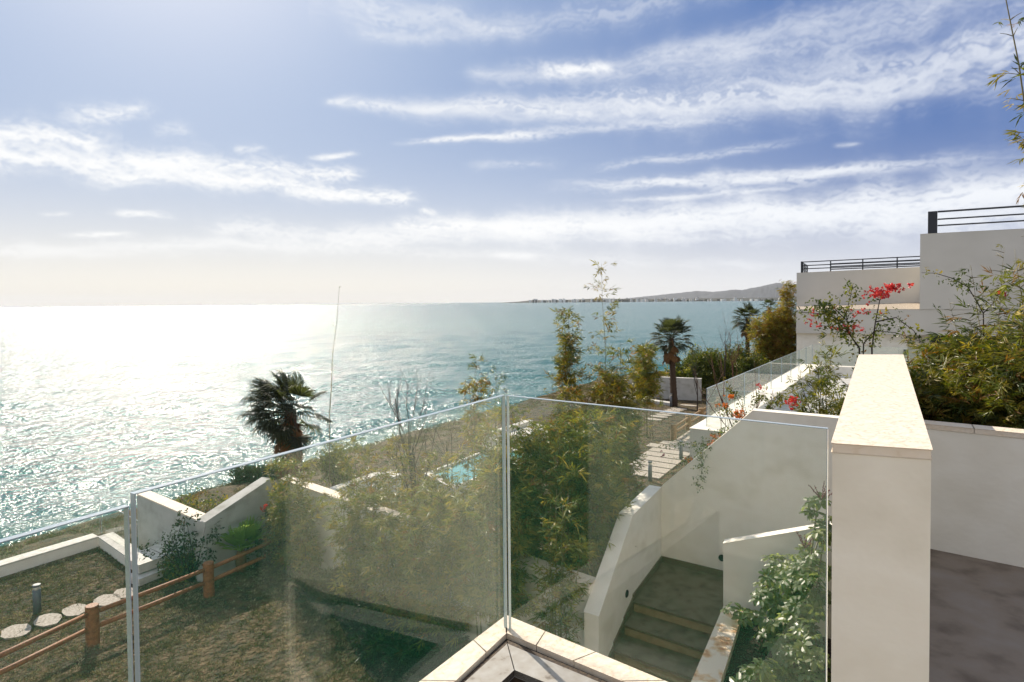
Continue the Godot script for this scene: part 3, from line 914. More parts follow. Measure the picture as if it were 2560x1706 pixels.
# ---------------------------------------------------------------- our own terrace
func build_terrace() -> void:
	var y := 3.965
	var t := thing("balcony", "white stone balcony corner with glass channel and pale concrete floor", "balcony", flat3(Vector3(-0.034, 3.965, -2.605), 3.6))
	var tip := Vector3(-0.039, 3.965, -2.752)
	var lo := Vector3(-0.361, 3.965, -2.268)
	var ro := Vector3(0.569, 3.965, -2.254)
	var tin := Vector3(-0.037, 3.965, -2.610)
	var li := Vector3(-0.236, 3.965, -2.266)
	var ri := Vector3(0.416, 3.965, -2.256)
	var fin := Vector3(-0.032, 3.965, -2.540)
	var lf := Vector3(-0.203, 3.965, -2.265)
	var rf := Vector3(0.341, 3.965, -2.257)
	var rt := Vector3(-0.004, 3.965, -2.361)
	var rl := Vector3(-0.068, 3.965, -2.263)
	var rr := Vector3(0.119, 3.965, -2.276)
	# body of the slab under the coping
	var st := begin()
	var k := 4.2
	var dn := Vector3(0, 0.045, 0)
	var shy := tip.lerp(rt, 0.97)
	solid(st, [tip - dn, tip.lerp(lo, k) - dn, rt.lerp(rl, 16.0).lerp(tip.lerp(lo, k), 0.03) - dn, shy - dn], 3.55, 0.004)
	solid(st, [tip - dn, shy - dn, rt.lerp(rr, 4.2).lerp(tip.lerp(ro, 1.66), 0.03) - dn, tip.lerp(ro, 1.66) - dn], 3.55, 0.004)
	part(st, "slab", M.plaster, t)
	# coping stones, joints as in the photograph
	var cuts := [0.0, 0.42, 0.98, 1.75, 2.6, 3.4, k]
	for i in cuts.size() - 1:
		var a: float = cuts[i]
		var b: float = cuts[i + 1]
		st = begin()
		solid(st, [tip.lerp(lo, a + 0.004), tip.lerp(lo, b - 0.004), tin.lerp(li, b - 0.004), tin.lerp(li, a + (0.004 if i else 0.0))], y - 0.033, 0.004)
		part(st, "coping_stone", M.travertine, t)
	var cut2 := [0.0, 0.28, 0.6, 0.98, 1.32, 1.66]
	for i in cut2.size() - 1:
		var a: float = cut2[i]
		var b: float = cut2[i + 1]
		st = begin()
		solid(st, [tip.lerp(ro, a + 0.003), tip.lerp(ro, b - 0.003), tin.lerp(ri, b - 0.003), tin.lerp(ri, a + 0.003)], y - 0.033, 0.004)
		part(st, "coping_stone", M.travertine, t)
	# the dark channel that holds the glass, with a weathered strip beside it
	var d1 := Vector3(0, 0.028, 0)
	st = begin()
	quad(st, tin - d1, fin - d1, lf.lerp(fin, 1.0 - k) - d1, li.lerp(tin, 1.0 - k) - d1)
	quad(st, tin - d1, ri.lerp(tin, -0.6) - d1, rf.lerp(fin, -0.6) - d1, fin - d1)
	part(st, "glass_channel", M.seal, t)
	for sgn in 2:
		var e0: Vector3 = tin.lerp(fin, 0.5)
		var e1: Vector3 = (li if sgn == 0 else ri).lerp(lf if sgn == 0 else rf, 0.45)
		var e2: Vector3 = tin.lerp(fin, 0.92)
		var e3: Vector3 = (li if sgn == 0 else ri).lerp(lf if sgn == 0 else rf, 0.9)
		var kk := k if sgn == 0 else 1.6
		st = begin()
		solid(st, [e0 - d1 * 0.55, e0.lerp(e1, kk) - d1 * 0.55, e2.lerp(e3, kk) - d1 * 0.55, e2 - d1 * 0.55], y - 0.034, 0.002)
		part(st, "packing_strip", M.seal_wood, t)
	# pale floor border and the rusty box let into it
	st = begin()
	var d2 := Vector3(0, 0.012, 0)
	solid(st, [fin - d2, fin.lerp(lf, k) - d2, rt.lerp(rl, 16.0) - d2, rt - d2], y - 0.04, 0.002)
	solid(st, [fin - d2, rt - d2, rt.lerp(rr, 4.2) - d2, fin.lerp(rf, 1.6) - d2], y - 0.04, 0.002)
	part(st, "floor_border", M.pale_floor, t)
	var box := thing("drain_box", "rusty square recess in the pale balcony floor", "recess", flat3(rt, y - 0.3))
	st = begin()
	var dr := Vector3(0, 0.3, 0)
	var in1 := rt.lerp(rl, 16.0)
	var in2 := rt.lerp(rr, 4.2)
	quad(st, rt - d2, in1 - d2, in1 - dr, rt - dr)
	quad(st, rt - dr, in2 - dr, in2 - d2, rt - d2)
	quad(st, rt - dr, in1 - dr, in1 + in2 - rt - dr, in2 - dr)
	part(st, "box_side", M.rust_box, box)
	# glass railing, seaward side
	var cor := Vector3(-0.040, 0, -2.650)
	var da := Vector3(-sin(deg_to_rad(30.2)), 0, cos(deg_to_rad(30.2)))
	var lp := cor + da * 1.563
	var g := thing("glass_railing", "frameless glass railing along the seaward side of the balcony", "railing", flat3(cor, 3.935))
	pane(g, lp + da * -0.006, cor, 3.935, 4.995, 0.017)
	pane(g, lp + da * 1.6, lp + da * 0.006, 3.935, 4.972, 0.017)
	# glass railing towards the stairs
	g = thing("glass_railing", "frameless glass railing ending at the thick white parapet", "railing", flat3(cor, 3.935))
	var db := Vector3(1.034, 0, 0.751).normalized()
	pane(g, cor + db * 0.022, cor + db * 1.272, 3.935, 4.995, 0.017)
	# thick parapet in the foreground
	var a := Vector3(1.000, 4.950, -1.896)
	var b := Vector3(1.245, 4.950, -1.802)
	var c := Vector3(3.136, 4.950, -4.880)
	var d := Vector3(2.807, 4.950, -4.915)
	t = thing("parapet", "thick white parapet wall with sunlit travertine top in the foreground", "wall", flat3((a + c) / 2, 0))
	var dd := Vector3(0, 0.03, 0)
	st = begin()
	solid(st, [a - dd, b - dd, c - dd, d - dd], 0.0, 0.003)
	part(st, "plaster_body", M.plaster, t)
	st = begin()
	solid(st, [a, b, c, d], 4.95 - 0.0295, 0.004)
	part(st, "coping", M.travertine, t)
	# planter wall and grey floor at the right
	var p := Vector3(2.662, 3.800, -3.845)
	var q := Vector3(3.017, 3.800, -3.564)
	var e := (q - p).normalized()
	wall("low white planter wall in front of the bamboo hedge", flat3(p - e * 0.42, 4.6), flat3(p + e * 4.0, 4.6), E1 * 0.13, 3.7, "travertine", "planter_wall")
	st = begin()
	solid(st, [Vector3(1.13, 3.8, -1.75), flat3(p - e * 0.4, 3.8), flat3(p + e * 4.5, 3.8), Vector3(7.0, 3.8, 3.0), Vector3(2.0, 3.8, 3.4), Vector3(0.6, 3.8, 2.0), Vector3(0.9, 3.8, 0.0), Vector3(0.95, 3.8, -1.5)], 3.5, 0.004)
	structure(st, "terrace_floor", M.concrete)
	# our own house: the wall behind the viewer that the glass mirrors
	t = thing("house", "plain white house wall mirrored in the glass railing", "house", Vector3(0, 0, 3.5))
	st = begin()
	var h0 := Vector3(-4.1, 7.2, -0.35)
	var h1 := h0 + E2 * 5.0
	solid(st, [h0, h1, h1 - E1 * 6.0, h0 - E1 * 6.0], 0.0, 0.01)
	part(st, "wall", M.plaster, t)
	st = begin()
	solid(st, [h0 + E1 * 0.05 + Vector3(0, 0.2, 0), h1 + E1 * 0.05 + Vector3(0, 0.2, 0), h1 - E1 * 6.05 + Vector3(0, 0.2, 0), h0 - E1 * 6.05 + Vector3(0, 0.2, 0)], 7.203, 0.01)
	part(st, "roof", M.plaster, t)
	# planter soil behind the low wall
	st = begin()
	solid(st, [flat3(p - e * 0.4 + E1 * 0.14, 4.4), flat3(p + e * 4.0 + E1 * 0.14, 4.4), flat3(p + e * 4.0 + E1 * 3.8, 4.4), flat3(p - e * 0.1 + E1 * 3.8, 4.4), flat3(p - e * 0.1 + E1 * 0.8, 4.4)], 0.5, 0.01)
	structure(st, "planter_soil", M.soil)

# ---------------------------------------------------------------- the stair down to the garden
func build_stair() -> void:
	var yl := 0.9
	var fl := Vector3(1.776, yl, -9.040)
	var cn := Vector3(2.544, yl, -10.408)
	var e1 := (cn - fl).normalized()
	var e2 := E2
	var wd := 1.33
	var t := thing("garden_stair", "short stone stair of shallow steps rising to a landing", "stairs", flat3(fl, 0))
	var st := begin()
	solid(st, [fl - e1 * 0.03, cn, cn + e2 * 3.6, fl + e2 * wd - e1 * 0.03], 0.868, 0.006)
	part(st, "landing", M.step_stone, t)
	for i in 5:
		# riser under each tread edge; the tread slab stands a little proud of it
		var f := fl - e1 * (0.43 * (i - 1)) + Vector3(0, -0.152 * i, 0)
		var run := 0.43 if i else 0.0
		st = begin()
		solid(st, [f + Vector3(0, -0.032, 0), f + e2 * wd + Vector3(0, -0.032, 0), f + e2 * wd - e1 * run + Vector3(0, -0.032, 0), f - e1 * run + Vector3(0, -0.032, 0)] if i else [fl - e1 * 0.001 + Vector3(0, -0.033, 0), fl + e2 * wd - e1 * 0.001 + Vector3(0, -0.033, 0), fl + e2 * wd - e1 * 0.012 + Vector3(0, -0.033, 0), fl - e1 * 0.012 + Vector3(0, -0.033, 0)], -0.05, 0.002)
		part(st, "riser", M.riser_stone, t)
		if i:
			st = begin()
			solid(st, [f + e1 * -0.013, f + e2 * wd + e1 * -0.013, f + e2 * wd - e1 * (run + 0.03), f - e1 * (run + 0.03)], f.y - 0.031, 0.005)
			part(st, "tread", M.step_stone, t)
	# skirting along the walls
	st = begin()
	var sk := Vector3(0, 0.095, 0)
	solid(st, [fl + sk + e2 * 0.001 - e1 * 0.01, cn + sk - e1 * 0.021 + e2 * 0.001, cn + sk - e1 * 0.021 + e2 * 0.02, fl + sk + e2 * 0.02 - e1 * 0.01], yl + 0.001, 0.003)
	part(st, "skirting", M.step_stone, t)
	st = begin()
	solid(st, [cn + sk - e1 * 0.02, cn + sk + e2 * 1.1 - e1 * 0.02, cn + sk + e2 * 1.1, cn + sk], yl + 0.001, 0.003)
	part(st, "skirting", M.step_stone, t)
	for i in 3:
		var f := fl - e1 * 0.43 * i + Vector3(0, -0.152 * (i + 1), 0)
		st = begin()
		var u := Vector3(0, 0.19, 0)
		solid(st, [f + u * 1.1 + e2 * 0.001, f + u * 1.1 + e2 * 0.02, f - e1 * 0.42 + e2 * 0.02 + u * 0.5, f - e1 * 0.42 + e2 * 0.001 + u * 0.5], f.y + 0.001, 0.002)
		part(st, "skirting", M.step_stone, t)
	# left wall: level beside the landing, then sloping down with the steps
	var th := e2 * -0.21
	var foot := fl - e1 * 1.40
	foot.y = 1.30
	var knee := flat3(fl, 2.19)
	var cor := flat3(cn, 2.19)
	t = thing("stair_wall", "white wall sloping down beside the steps", "wall", flat3(fl, 0))
	st = begin()
	solid(st, [knee, foot, foot + th, knee + th], 0.0, 0.006)
	part(st, "sloping_part", M.plaster, t)
	st = begin()
	solid(st, [knee + e1 * 0.001, cor, cor + th, knee + th + e1 * 0.001], 0.0, 0.006)
	part(st, "level_part", M.plaster, t)
	# back wall: climbs to the right with the upper flight
	var n1 := e1 * 0.2
	var b0 := cn + Vector3(0, 1.29, 0) + e2 * -0.21
	var b1 := flat3(cn + e2 * 1.50, 3.66)
	var b2 := flat3(cn + e2 * 4.2, 3.66)
	t = thing("stair_wall", "tall white wall climbing behind the landing", "wall", flat3(cn + e2, 0))
	st = begin()
	b0 = flat3(b0, 2.19 - 0.0)
	var c0 := flat3(cn, 2.19) + Vector3(0, 0.002, 0)
	solid(st, [c0 + e1 * 0.001, b1 + e1 * 0.001, b1 + n1, c0 + n1], 0.0, 0.006)
	part(st, "climbing_part", M.plaster, t)
	st = begin()
	solid(st, [b1 + e2 * 0.001 + e1 * 0.001, b2 + e1 * 0.001, b2 + n1, b1 + n1 + e2 * 0.001], 0.0, 0.006)
	part(st, "level_part", M.plaster, t)
	st = begin()
	solid(st, [flat3(b1 + n1 + e1 * 0.002 + e2 * 0.01, 2.86), flat3(b2 + n1 + e1 * 0.002, 2.86), flat3(b2 + n1 + e1 * 1.6, 2.86), flat3(b1 + n1 + e1 * 1.6 + e2 * 0.01, 2.86)], 0.0, 0.01)
	structure(st, "raised_bed", M.soil)
	# wall between the two flights
	var w0 := Vector3(2.984, 0.950, -8.598)
	var w1 := flat3(w0, 1.93)
	var w2 := flat3(w0 + e2 * 1.9, 2.68)
	t = thing("stair_wall", "short white wall with sunlit top between the two flights", "wall", flat3(w0, 0.5))
	st = begin()
	solid(st, [w1, w2, w2 + e1 * 0.16, w1 + e1 * 0.16], 0.5, 0.006)
	part(st, "plaster_body", M.plaster, t)
	# low coped wall of the planter
	var l0 := Vector3(2.944, 1.100, -8.455)
	var l1 := Vector3(3.150, 1.100, -8.298)
	var l2 := Vector3(2.307, 1.100, -6.745)
	var l3 := Vector3(1.985, 1.100, -6.750)
	t = thing("planter_wall", "low planter wall with rust stained travertine top beside the steps", "wall", flat3(l0, 0))
	st = begin()
	var dn := Vector3(0, 0.04, 0)
	solid(st, [l0 - dn, l1 - dn, l1.lerp(l2, 1.9) - dn, l0.lerp(l3, 1.9) - dn], 0.0, 0.004)
	part(st, "plaster_body", M.plaster, t)
	for i in 4:
		var a := i * 0.475
		var b := a + 0.472
		st = begin()
		solid(st, [l0.lerp(l3, a), l1.lerp(l2, a), l1.lerp(l2, b), l0.lerp(l3, b)], 1.1 - 0.0395, 0.005)
		part(st, "coping_stone", M.travertine_rust, t)
	st = begin()
	solid(st, [l1 + Vector3(0.01, -0.12, 0.0), l1.lerp(l2, 1.9) + Vector3(0.01, -0.12, 0), Vector3(4.2, 0.98, -5.2), Vector3(5.2, 0.98, -7.3), w0 + e2 * 1.9 + Vector3(0, 0.03, 0.02), w0 + e2 * 0.2 + Vector3(0.02, 0.03, 0.02)], 0.3, 0.01)
	structure(st, "planting_bed", M.soil)
	# round recessed lights in the walls
	for k in 2:
		var at := (cn + e2 * 1.03 - e1 * 0.004 + Vector3(0, 0.3, 0)) if k == 0 else (fl - e1 * 0.28 + e2 * 0.004 + Vector3(0, 0.22, 0))
		var nrm := -e1 if k == 0 else e2
		var lt := thing("wall_light", ["round black light in the wall behind the landing", "round black light in the sloping wall beside the steps"][k], "light", at, "recessed wall lights")
		st = begin()
		tube(st, [at - nrm * 0.01, at + nrm * 0.006], [0.055, 0.055], 20)
		part(st, "rim", M.lamp_black, lt)
		st = begin()
		tube(st, [at - nrm * 0.01, at + nrm * 0.0065], [0.04, 0.04], 16)
		part(st, "lens", M.black_metal, lt)

# ---------------------------------------------------------------- things in the gardens
func fence(label: String, posts: Array, hgt: float, r: float, m: Material) -> void:
	var t := thing("wooden_fence", label, "fence", posts[0], "post and rail fences")
	for i in posts.size():
		var p: Vector3 = posts[i]
		var st := begin(false)
		tube(st, [p - Vector3(0, 0.1, 0), p + Vector3(0, hgt - 0.012, 0)], [r, r * 0.97], 16, false)
		part(st, "post", m, t)
		st = begin()
		tube(st, [p + Vector3(0, hgt - 0.012, 0), p + Vector3(0, hgt, 0)], [r * 0.97, r * 0.88], 16)
		part(st, "post_cap", m, t)
		if i + 1 < posts.size():
			var q: Vector3 = posts[i + 1]
			for f in [0.8, 0.42]:
				st = begin(false)
				var a := p.lerp(q, 0.03) + Vector3(0, hgt * f, 0)
				var b := p.lerp(q, 0.97) + Vector3(0, hgt * f + 0.01, 0)
				tube(st, [a, a.lerp(b, 0.5) - Vector3(0, 0.008, 0), b], [r * 0.4, r * 0.42, r * 0.4], 8)
				part(st, "rail", m, t)

func bollard(label: String, p: Vector3, h: float) -> void:
	var t := thing("bollard_light", label, "bollard light", p, "garden bollard lights")
	var st := begin(false)
	tube(st, [p, p + Vector3(0, h * 0.82, 0)], [0.062, 0.062], 14)
	part(st, "column", M.grey_metal, t)
	st = begin(false)
	tube(st, [p + Vector3(0, h * 0.82, 0), p + Vector3(0, h * 0.93, 0)], [0.05, 0.05], 14)
	part(st, "lens", M.white_stone, t)
	st = begin()
	tube(st, [p + Vector3(0, h * 0.93, 0), p + Vector3(0, h * 0.99, 0), p + Vector3(0, h, 0)], [0.064, 0.064, 0.05], 14)
	part(st, "cap", M.grey_metal, t)

func slab(called: String, label: String, cat: String, pts: Array, y0: float, m: Material, group := "") -> MeshInstance3D:
	var st := begin()
	solid(st, pts, y0, 0.008)
	var o := part(st, called, m)
	tag(o, label, cat, group)
	return o

func stepping(label: String, p: Vector3, rx: float, rz: float, sd: int) -> void:
	rng.seed = sd
	var pts := []
	for i in 14:
		var a := TAU * i / 14
		var k := rng.randf_range(0.9, 1.06)
		pts.append(p + E1 * cos(a) * rx * k + E2 * sin(a) * rz * k + Vector3(0, 0.035, 0))
	slab("stepping_stone", label, "stone", pts, -0.02, M.stone, "stepping stones in the lawns")

func build_gardens() -> void:
	# first lot, left
	var a := Vector3(-10.739, 0.240, -11.236)
	var b := Vector3(-9.315, 0.240, -13.505)
	var c := Vector3(-7.897, 0.240, -12.336)
	var inl := (c - b).normalized() * 0.001
	wall("low white wall with a glass screen at the sea edge of the near lawn", a, b, E2 * -0.3, -0.3, "white_stone")
	wall("short white return wall beside the white garden steps", b + E2 * 0.002, c, E1 * 0.3, -0.3, "white_stone")
	var g := thing("glass_screen", "clear glass screen on the low wall by the near lawn", "railing", flat3(b, 0.24))
	pane(g, a - E2 * 0.15, b - E2 * 0.15 + E1 * 0.1, 0.24, 0.98, 0.012)
	pane(g, b - E2 * 0.12 + E1 * 0.12, c + E1 * 0.15 + E2 * 0.1, 0.24, 0.98, 0.012)
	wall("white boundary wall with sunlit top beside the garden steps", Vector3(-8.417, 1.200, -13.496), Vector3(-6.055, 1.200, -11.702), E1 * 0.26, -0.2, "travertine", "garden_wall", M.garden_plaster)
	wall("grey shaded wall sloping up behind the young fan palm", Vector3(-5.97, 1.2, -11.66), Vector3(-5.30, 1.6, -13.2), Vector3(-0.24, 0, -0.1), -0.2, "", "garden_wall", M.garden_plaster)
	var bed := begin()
	solid(bed, [Vector3(-5.0, 0.02, -12.95), Vector3(0.9, 0.02, -8.0), Vector3(0.6, 0.02, -6.0), Vector3(-0.9, 0.02, -6.6), Vector3(-1.5, 0.02, -7.9), Vector3(-2.2, 0.02, -8.8), Vector3(-3.0, 0.02, -10.2), Vector3(-3.9, 0.02, -11.2), Vector3(-4.7, 0.02, -12.2)], -0.1, 0.004)  # wall-foot soil, widened and darkened to paint the shade of wall and bamboo
	structure(bed, "shade_soil_strip", M.shade_soil)
	wall("long white boundary wall half hidden by bamboo", Vector3(-5.134, 1.570, -13.288), Vector3(1.0, 1.57, -8.11), E1 * 0.26, -0.2, "travertine", "garden_wall", M.plaster)
	var s1 := slab("garden_step", "upper white stone step by the boundary wall", "step", [Vector3(-7.820, 0.360, -12.093), Vector3(-7.460, 0.360, -12.838), Vector3(-6.847, 0.360, -12.392), Vector3(-7.289, 0.360, -11.697)], 0.19, M.white_stone, "white garden steps")
	var s2 := slab("garden_step", "lower white stone step by the boundary wall", "step", [Vector3(-7.548, 0.160, -11.710), Vector3(-7.143, 0.160, -12.338), Vector3(-6.847, 0.160, -12.125), Vector3(-7.176, 0.160, -11.516)], 0.03, M.white_stone, "white garden steps")
	fence("brown wooden post and rail fence across the near lawn", [Vector3(-7.579, 0.000, -7.628), Vector3(-6.740, 0.000, -9.582), Vector3(-5.670, 0.000, -11.159), Vector3(-4.754, 0.000, -12.921)], 0.63, 0.098, M.wood)
	bollard("dark bollard light on the near lawn", Vector3(-8.416, 0.000, -10.592), 0.51)
	stepping("round stepping stone nearest the left edge", Vector3(-8.254, 0.000, -9.940), 0.2, 0.26, 1)
	stepping("stepping stone beside the bollard light shadow", Vector3(-8.004, 0.000, -10.292), 0.19, 0.26, 2)
	stepping("stepping stone left of the first fence post", Vector3(-7.766, 0.000, -10.625), 0.18, 0.25, 3)
	stepping("stepping stone right of the first fence post", Vector3(-7.439, 0.000, -10.979), 0.2, 0.26, 4)
	stepping("stepping stone beside the glass railing joint", Vector3(-7.282, 0.000, -11.258), 0.18, 0.24, 5)
	# second lot, behind the long wall
	a = Vector3(-5.218, 0.500, -15.082)
	b = Vector3(-3.745, 0.500, -17.449)
	c = Vector3(-3.376, 0.500, -17.069)
	wall("white sea wall of the second garden behind the bamboo", a, b, E2 * -0.28, -0.3, "white_stone")
	wall("short white return wall of the second garden", b + E2 * 0.002, c, E1 * 0.3, -0.3, "white_stone")
	slab("garden_step", "upper white stone step in the second garden", "step", [Vector3(-4.360, 0.360, -16.849), Vector3(-4.003, 0.360, -17.279), Vector3(-3.687, 0.360, -17.021), Vector3(-3.995, 0.360, -16.512)], 0.2, M.white_stone, "white garden steps")
	slab("garden_step", "broad lower stone step in the second garden", "step", [Vector3(-5.106, 0.180, -16.759), Vector3(-4.669, 0.180, -17.389), Vector3(-4.037, 0.180, -16.884), Vector3(-4.412, 0.180, -16.106)], 0.02, M.white_stone, "white garden steps")
	var pw := thing("pool", "small pale green pool in the second garden", "pool", flat3(Vector3(-1.508, 0.000, -20.047), 0))
	var pc := [Vector3(-2.667, 0.300, -18.102), Vector3(-0.457, 0.300, -21.824), Vector3(0.661, 0.300, -20.159), Vector3(-1.676, 0.300, -16.622)]
	var st := begin()
	for i in 4:
		var u: Vector3 = pc[i]
		var v: Vector3 = pc[(i + 1) % 4]
		var mid: Vector3 = (pc[0] + pc[2]) / 2
		solid(st, [u, v, v.lerp(mid, 0.1), u.lerp(mid, 0.1)], -0.05, 0.005)
	part(st, "pool_edge", M.white_stone, pw)
	st = begin()
	var m4 := []
	for i in 4:
		m4.append((pc[i] as Vector3).lerp((pc[0] + pc[2]) / 2, 0.09) - Vector3(0, 0.08, 0))
	solid(st, m4, -0.04, 0.002)
	part(st, "water", M.pool, pw)
	# third lot
	slab("garden_step", "white stone platform at the edge of the third garden", "step", [Vector3(-0.317, 0.360, -23.288), Vector3(1.031, 0.360, -25.069), Vector3(1.439, 0.360, -24.097), Vector3(0.079, 0.360, -22.304)], 0.02, M.white_stone, "white garden steps")
	wall("low white sea wall of the third garden", Vector3(-0.947, 0.500, -22.370), Vector3(0.835, 0.500, -25.103), E2 * -0.28, -0.4, "white_stone")
	fence("pale wooden fence beside the neighbouring terrace", [Vector3(6.208, 0.000, -23.422), Vector3(7.324, 0.000, -25.299), Vector3(8.353, 0.000, -26.913), Vector3(9.291, 0.000, -28.424), Vector3(10.153, 0.000, -29.880)], 0.62, 0.12, M.wood_pale)
	bollard("bollard light beside the paved path", Vector3(5.672, 0.000, -20.459), 0.66)
	bollard("bollard light nearer the stair wall on the paved path", Vector3(4.093, 0.000, -18.105), 0.6)
	bollard("far bollard light beside the palm trunk", Vector3(8.019, 0.000, -30.739), 0.7)
	var p0 := Vector3(4.000, 0.000, -18.516)
	var p1 := Vector3(7.556, 0.000, -24.290)
	var dir := (p1 - p0).normalized()
	for i in 13:
		var u := p0 + dir * 0.62 * i
		var wd := 0.95 if i < 8 else 0.6
		if i == 6:
			wd = 1.25
		slab("path_slab", ["nearest slab", "second slab", "third slab", "fourth slab", "fifth slab", "sixth slab", "widest slab", "eighth slab", "ninth slab", "tenth slab", "eleventh slab", "twelfth slab", "farthest slab"][i] + " of the pale path beside the neighbouring terrace", "paving slab", [u + E2 * -wd + Vector3(0, 0.04, 0), u + E2 * wd * 0.5 + Vector3(0, 0.04, 0), u + E2 * wd * 0.5 + dir * 0.52 + Vector3(0, 0.04, 0), u + E2 * -wd + dir * 0.52 + Vector3(0, 0.04, 0)], -0.02, M.stone, "slabs of the pale path")
	var spots := [Vector3(6.345, 0.000, -27.509), Vector3(6.768, 0.000, -28.115), Vector3(7.074, 0.000, -28.534), Vector3(7.389, 0.000, -28.965), Vector3(7.744, 0.000, -29.526), Vector3(7.995, 0.000, -29.750), Vector3(8.241, 0.000, -30.101), Vector3(8.998, 0.000, -31.075)]
	var nth := ["nearest", "second", "third", "fourth", "fifth", "sixth", "seventh", "farthest"]
	for i in spots.size():
		stepping(nth[i] + " stepping stone on the brown lawn beyond the glass", spots[i], 0.22, 0.42, 20 + i)
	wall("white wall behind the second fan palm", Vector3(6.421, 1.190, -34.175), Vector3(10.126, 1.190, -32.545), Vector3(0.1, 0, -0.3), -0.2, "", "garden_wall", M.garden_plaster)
	slab("white_boulder", "pale flat rock beside the tall bamboo", "rock", [Vector3(5.744, 0.300, -32.061), Vector3(6.557, 0.300, -33.387), Vector3(6.576, 0.300, -32.308), Vector3(5.857, 0.300, -31.198)], -0.05, M.white_stone)
	slab("kerb", "low white kerb in front of the white wall", "kerb", [Vector3(7.096, 0.150, -32.785), Vector3(8.342, 0.150, -31.287), Vector3(8.236, 0.150, -30.889), Vector3(6.955, 0.150, -32.351)], -0.05, M.white_stone)

# ---------------------------------------------------------------- neighbouring house
func build_neighbour() -> void:
	var c0 := Vector3(4.017, 2.5, -13.772)
	var c1 := Vector3(13.0, 2.5, -27.3)
	var c2 := c1 + E2 * 9.0
	var c3 := c0 + E2 * 6.0
	var t := thing("raised_terrace", "white raised terrace of the neighbouring house", "terrace", flat3((c0 + c1) / 2, 0))
	var al := (c1 - c0).normalized()
	var st := begin()
	solid(st, [c0, c1, c1 + E2 * 0.75, c0 + E2 * 0.75], 0.0, 0.01)
	part(st, "terrace_wall", M.plaster, t)
	st = begin()
	solid(st, [c0 + E2 * 0.752, c3, c3 + al * 0.5, c0 + E2 * 0.752 + al * 0.5], 0.0, 0.01)
	part(st, "terrace_wall", M.plaster, t)
	st = begin()
	solid(st, [flat3(c0 + E2 * 0.752 + al * 0.502, 2.05), flat3(c1 + E2 * 0.752, 2.05), flat3(c2, 2.05), flat3(c3 + al * 0.5, 2.05)], 0.0, 0.01)
	part(st, "terrace_floor", M.terrace_white, t)
	st = begin()
	solid(st, [c1 + E2 * 0.752 - al * 0.4, c2 - al * 0.4, c2, c1 + E2 * 0.752], 2.052, 0.01)
	part(st, "kerb", M.plaster, t)
	var g := thing("glass_railing", "long glass railing around the neighbouring terrace", "railing", flat3(c0, 2.5))
	var g0 := Vector3(4.443, 2.5, -13.898)
	var g1 := Vector3(13.394, 2.5, -27.107)
	for i in 9:
		pane(g, g0.lerp(g1, i / 9.0 + 0.001), g0.lerp(g1, (i + 1) / 9.0 - 0.001), 2.5, 3.38, 0.02, true)
	for i in 3:
		pane(g, g0 + E2 * (0.05 + 1.4 * i), g0 + E2 * (1.44 + 1.4 * i), 2.5, 3.38, 0.02, true)
	for i in 4:
		pane(g, g1 + E2 * (0.05 + 1.6 * i), g1 + E2 * (1.64 + 1.6 * i), 2.5, 3.38, 0.02, true)
	# the house
	var f0 := Vector3(14.008, 4.894, -30.000)
	var f1 := Vector3(21.603, 4.952, -25.700)
	var e := (f1 - f0)
	e.y = 0
	e = e.normalized()
	var n := Vector3(e.z, 0, -e.x)
	if n.z > 0:
		n = -n
	t = thing("white_house", "large white flat roofed house with black roof railings", "house", flat3(f0 + e * 5, 0))
	var yt := 4.9
	var yb := 3.74
	var far := e * 14.0
	st = begin()
	solid(st, [flat3(f0, yt), flat3(f0 + far, yt), flat3(f0 + far + n * 14.0, yt), flat3(f0 + n * 14.0, yt)], yb, 0.01)
	part(st, "balcony_slab", M.plaster_far, t)
	var lw := Vector3(18.185, 3.719, -28.000)
	var len_l := (flat3(lw, 0) - flat3(f0, 0)).length()
	st = begin()
	solid(st, [flat3(f0 + n * 0.25, yb - 0.002), flat3(f0 + n * 0.25 + e * len_l, yb - 0.002), flat3(f0 + n * 0.6 + e * len_l, yb - 0.002), flat3(f0 + n * 0.6, yb - 0.002)], 0.0, 0.01)
	part(st, "wall", M.plaster, t)
	st = begin()
	solid(st, [flat3(f0 + n * 0.6 + e * (len_l + 0.02), yb - 0.002), flat3(f0 + n * 0.6 + e * (len_l + 0.9), yb - 0.002), flat3(f0 + n * 1.6 + e * (len_l + 0.9), yb - 0.002), flat3(f0 + n * 1.6 + e * (len_l + 0.02), yb - 0.002)], 0.0, 0.01)
	part(st, "pier", M.plaster_far, t)
	st = begin()
	solid(st, [flat3(f0 + n * 2.6 + e * (len_l + 0.4), yb - 0.002), flat3(f0 + n * 2.6 + far, yb - 0.002), flat3(f0 + n * 3.0 + far, yb - 0.002), flat3(f0 + n * 3.0 + e * (len_l + 0.4), yb - 0.002)], 0.0, 0.01)
	part(st, "window", M.black_metal, t)
	st = begin()
	var lt := flat3(f0 + n * 0.24 + e * (len_l - 0.15), 3.05)
	solid(st, [lt, lt + e * 0.12, lt + e * 0.12 - n * 0.06, lt - n * 0.06], 2.8, 0.004)
	part(st, "wall_lamp", M.black_metal, t)
	# gravel bed on the roof, upper wall behind it
	var u0 := Vector3(15.893, 6.888, -34.000)
	var u1 := Vector3(20.569, 6.918, -29.600)
	st = begin()
	solid(st, [flat3(f0 + e * 0.1 + n * 0.05, yt + 0.01), flat3(f0 + e * 7.5 + n * 0.05, yt + 0.01), flat3(u1, 5.22), flat3(u0, 5.0)], yt + 0.002, 0.002)
	part(st, "gravel_bed", M.gravel, t)
	st = begin()
	var un := Vector3(0.5, 0, -0.87)
	solid(st, [flat3(u0, 6.88), flat3(u1, 6.95), flat3(u1, 6.95) + un * 6.0, flat3(u0, 6.88) + un * 6.0], yt + 0.003, 0.01)
